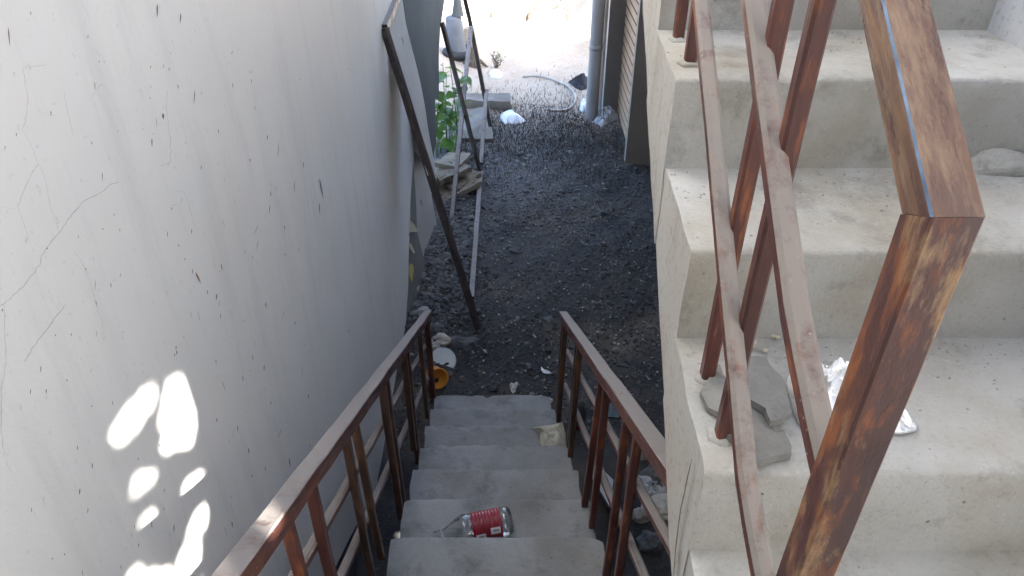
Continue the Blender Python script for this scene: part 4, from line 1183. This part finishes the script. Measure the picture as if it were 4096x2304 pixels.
tag(mk('clay_pot', *lathe([(0.0, 0.0), (0.055, 0.0), (0.075, 0.1), (0.07, 0.2), (0.05, 0.24), (0.056, 0.26), (0.045, 0.262), (0.04, 0.22), (0.0, 0.21)], (p.x + 0.02, p.y + 0.35, float(gh(p.x, p.y + .35))), (0, 0, 1), 24), MAT['clay'], smooth=True), 'tan clay pot beside the pale rounded post', 'pot')
p = onz(1895, 268, 0.0)
st = thing('tree_stump', 'dark stump with roots between the two light steel bars', 'stump', (p.x, p.y, 0))
v, f = tube([Vector((p.x, p.y, -0.03)), Vector((p.x + 0.01, p.y, 0.12)), Vector((p.x - 0.02, p.y, 0.28))], [0.10, 0.07, 0.05], 12); mk('trunk', v, f, MAT['bark'], st)
for k in range(5):
    a = k * 1.3
    v, f = tube([Vector((p.x, p.y, 0.12)), Vector((p.x + 0.09 * math.cos(a), p.y + 0.09 * math.sin(a), 0.08)), Vector((p.x + 0.2 * math.cos(a), p.y + 0.2 * math.sin(a), -0.02))], [0.03, 0.025, 0.012], 8); mk('root', v, f, MAT['bark'], st)

# dry shrubs on the sunny sand
def shrub(label, px, py, h, nb, leafn, seed, spread=1.0):
    random.seed(seed)
    p = onz(px, py, 0.0); z0 = float(gh(p.x, p.y))
    t = thing('dry_shrub', label, 'shrub', (p.x, p.y, z0), 'dry shrubs on the sunny ground')
    tips = []
    bv, bf = [], []
    for k in range(nb):
        a = random.uniform(0, 6.28); l = h * random.uniform(0.5, 1.0); s = spread * random.uniform(0.2, 0.8)
        pts = [Vector((p.x, p.y, z0 - 0.02))]
        for j in range(1, 5):
            u = j / 4; pts.append(Vector((p.x + math.cos(a) * l * s * u + random.uniform(-.04, .04), p.y + math.sin(a) * l * s * u + random.uniform(-.04, .04), z0 + l * u * (1 - 0.25 * u * s))))
        v, f = tube(pts, [0.009, 0.007, 0.005, 0.004, 0.002], 5); b0 = len(bv); bv += v; bf += [tuple(i + b0 for i in q) for q in f]
        for j in (2, 3, 4):
            q = pts[j]
            for _ in range(2):
                e = q + Vector((random.uniform(-.15, .15), random.uniform(-.15, .15), random.uniform(0, .15))) * h
                v, f = tube([q, (q + e) / 2 + Vector((0, 0, 0.02)), e], 0.0025, 4); b0 = len(bv); bv += v; bf += [tuple(i + b0 for i in qq) for qq in f]
                tips.append(e)
    mk('branches', bv, bf, MAT['bark'], t)
    if leafn:
        fv, ff = [], []
        for k in range(leafn):
            q = random.choice(tips) + Vector((random.gauss(0, .06), random.gauss(0, .06), random.gauss(0, .05))) * h
            rot = Matrix.Rotation(random.uniform(0, 6.28), 3, 'Z') @ Matrix.Rotation(random.uniform(-1, 1), 3, 'X'); s = random.uniform(0.02, 0.04)
            b0 = len(fv)
            for a_, b_ in ((0, 0), (0.4, 0.5), (0, 1), (-0.4, 0.5)): fv.append(q + rot @ Vector((a_ * s, b_ * s, 0.1 * s * b_)))
            ff.append((b0, b0 + 1, b0 + 2, b0 + 3))
        tag(mk('foliage', fv, ff, MAT['leaf_far'], t), kind='stuff')
shrub('dry shrub with sparse green leaves at the top middle of the picture', 2105, 90, 0.55, 9, 260, 3)
shrub('bare twiggy shrub right of the steel bars at the top', 1965, 70, 0.60, 8, 0, 4)
shrub('bare twigs on the white ground near the pale fence', 2215, 60, 0.45, 7, 30, 5)
shrub('low dry weed beside the small white bag', 1985, 272, 0.20, 10, 30, 6, 0.8)
shrub('bare weed leaning by the sand bank edge', 2268, 135, 0.45, 5, 0, 8, 0.4)

# grit gathered on the treads
def grit(name, label, n, xf, m, steps):
    gv, gf = [], []
    for k in range(n):
        y, z, x = steps()
        v, f = rock((x, y, z - 0.001), random.uniform(0.001, 0.0034), random.uniform(0.001, 0.0034), random.uniform(0.001, 0.0025), k, 1)
        b0 = len(gv); gv += v; gf += [tuple(i + b0 for i in q) for q in f]
    tag(mk(name, gv, gf, m), label, None, None, 'stuff')
random.seed(5)
def up_pt():
    k = random.choice([-1, 0, 0, 1, 1, 2]); t = random.betavariate(2.8, 0.8)
    y = UPY0 + GO * k + 0.02 + t * 0.265
    return y, UPZ0 + RISE * k + 0.001, random.uniform(0.30, 0.98)
grit('step_grit', 'grit and small crumbs lying on the ascending treads', 380, None, MAT['step_up'], up_pt)
def dn_pt():
    k = random.choice([1, 2, 3, 4, 5, 6]); t = random.betavariate(1.0, 1.4)
    y = DNY0 + GO * (k - 1) + 0.02 + t * 0.26
    return y, DNZ0 - RISE * k + 0.001, random.uniform(-0.37, 0.27) + dnsh(y)
grit('step_grit', 'grit and small crumbs lying on the descending treads', 150, None, MAT['stone'], dn_pt)
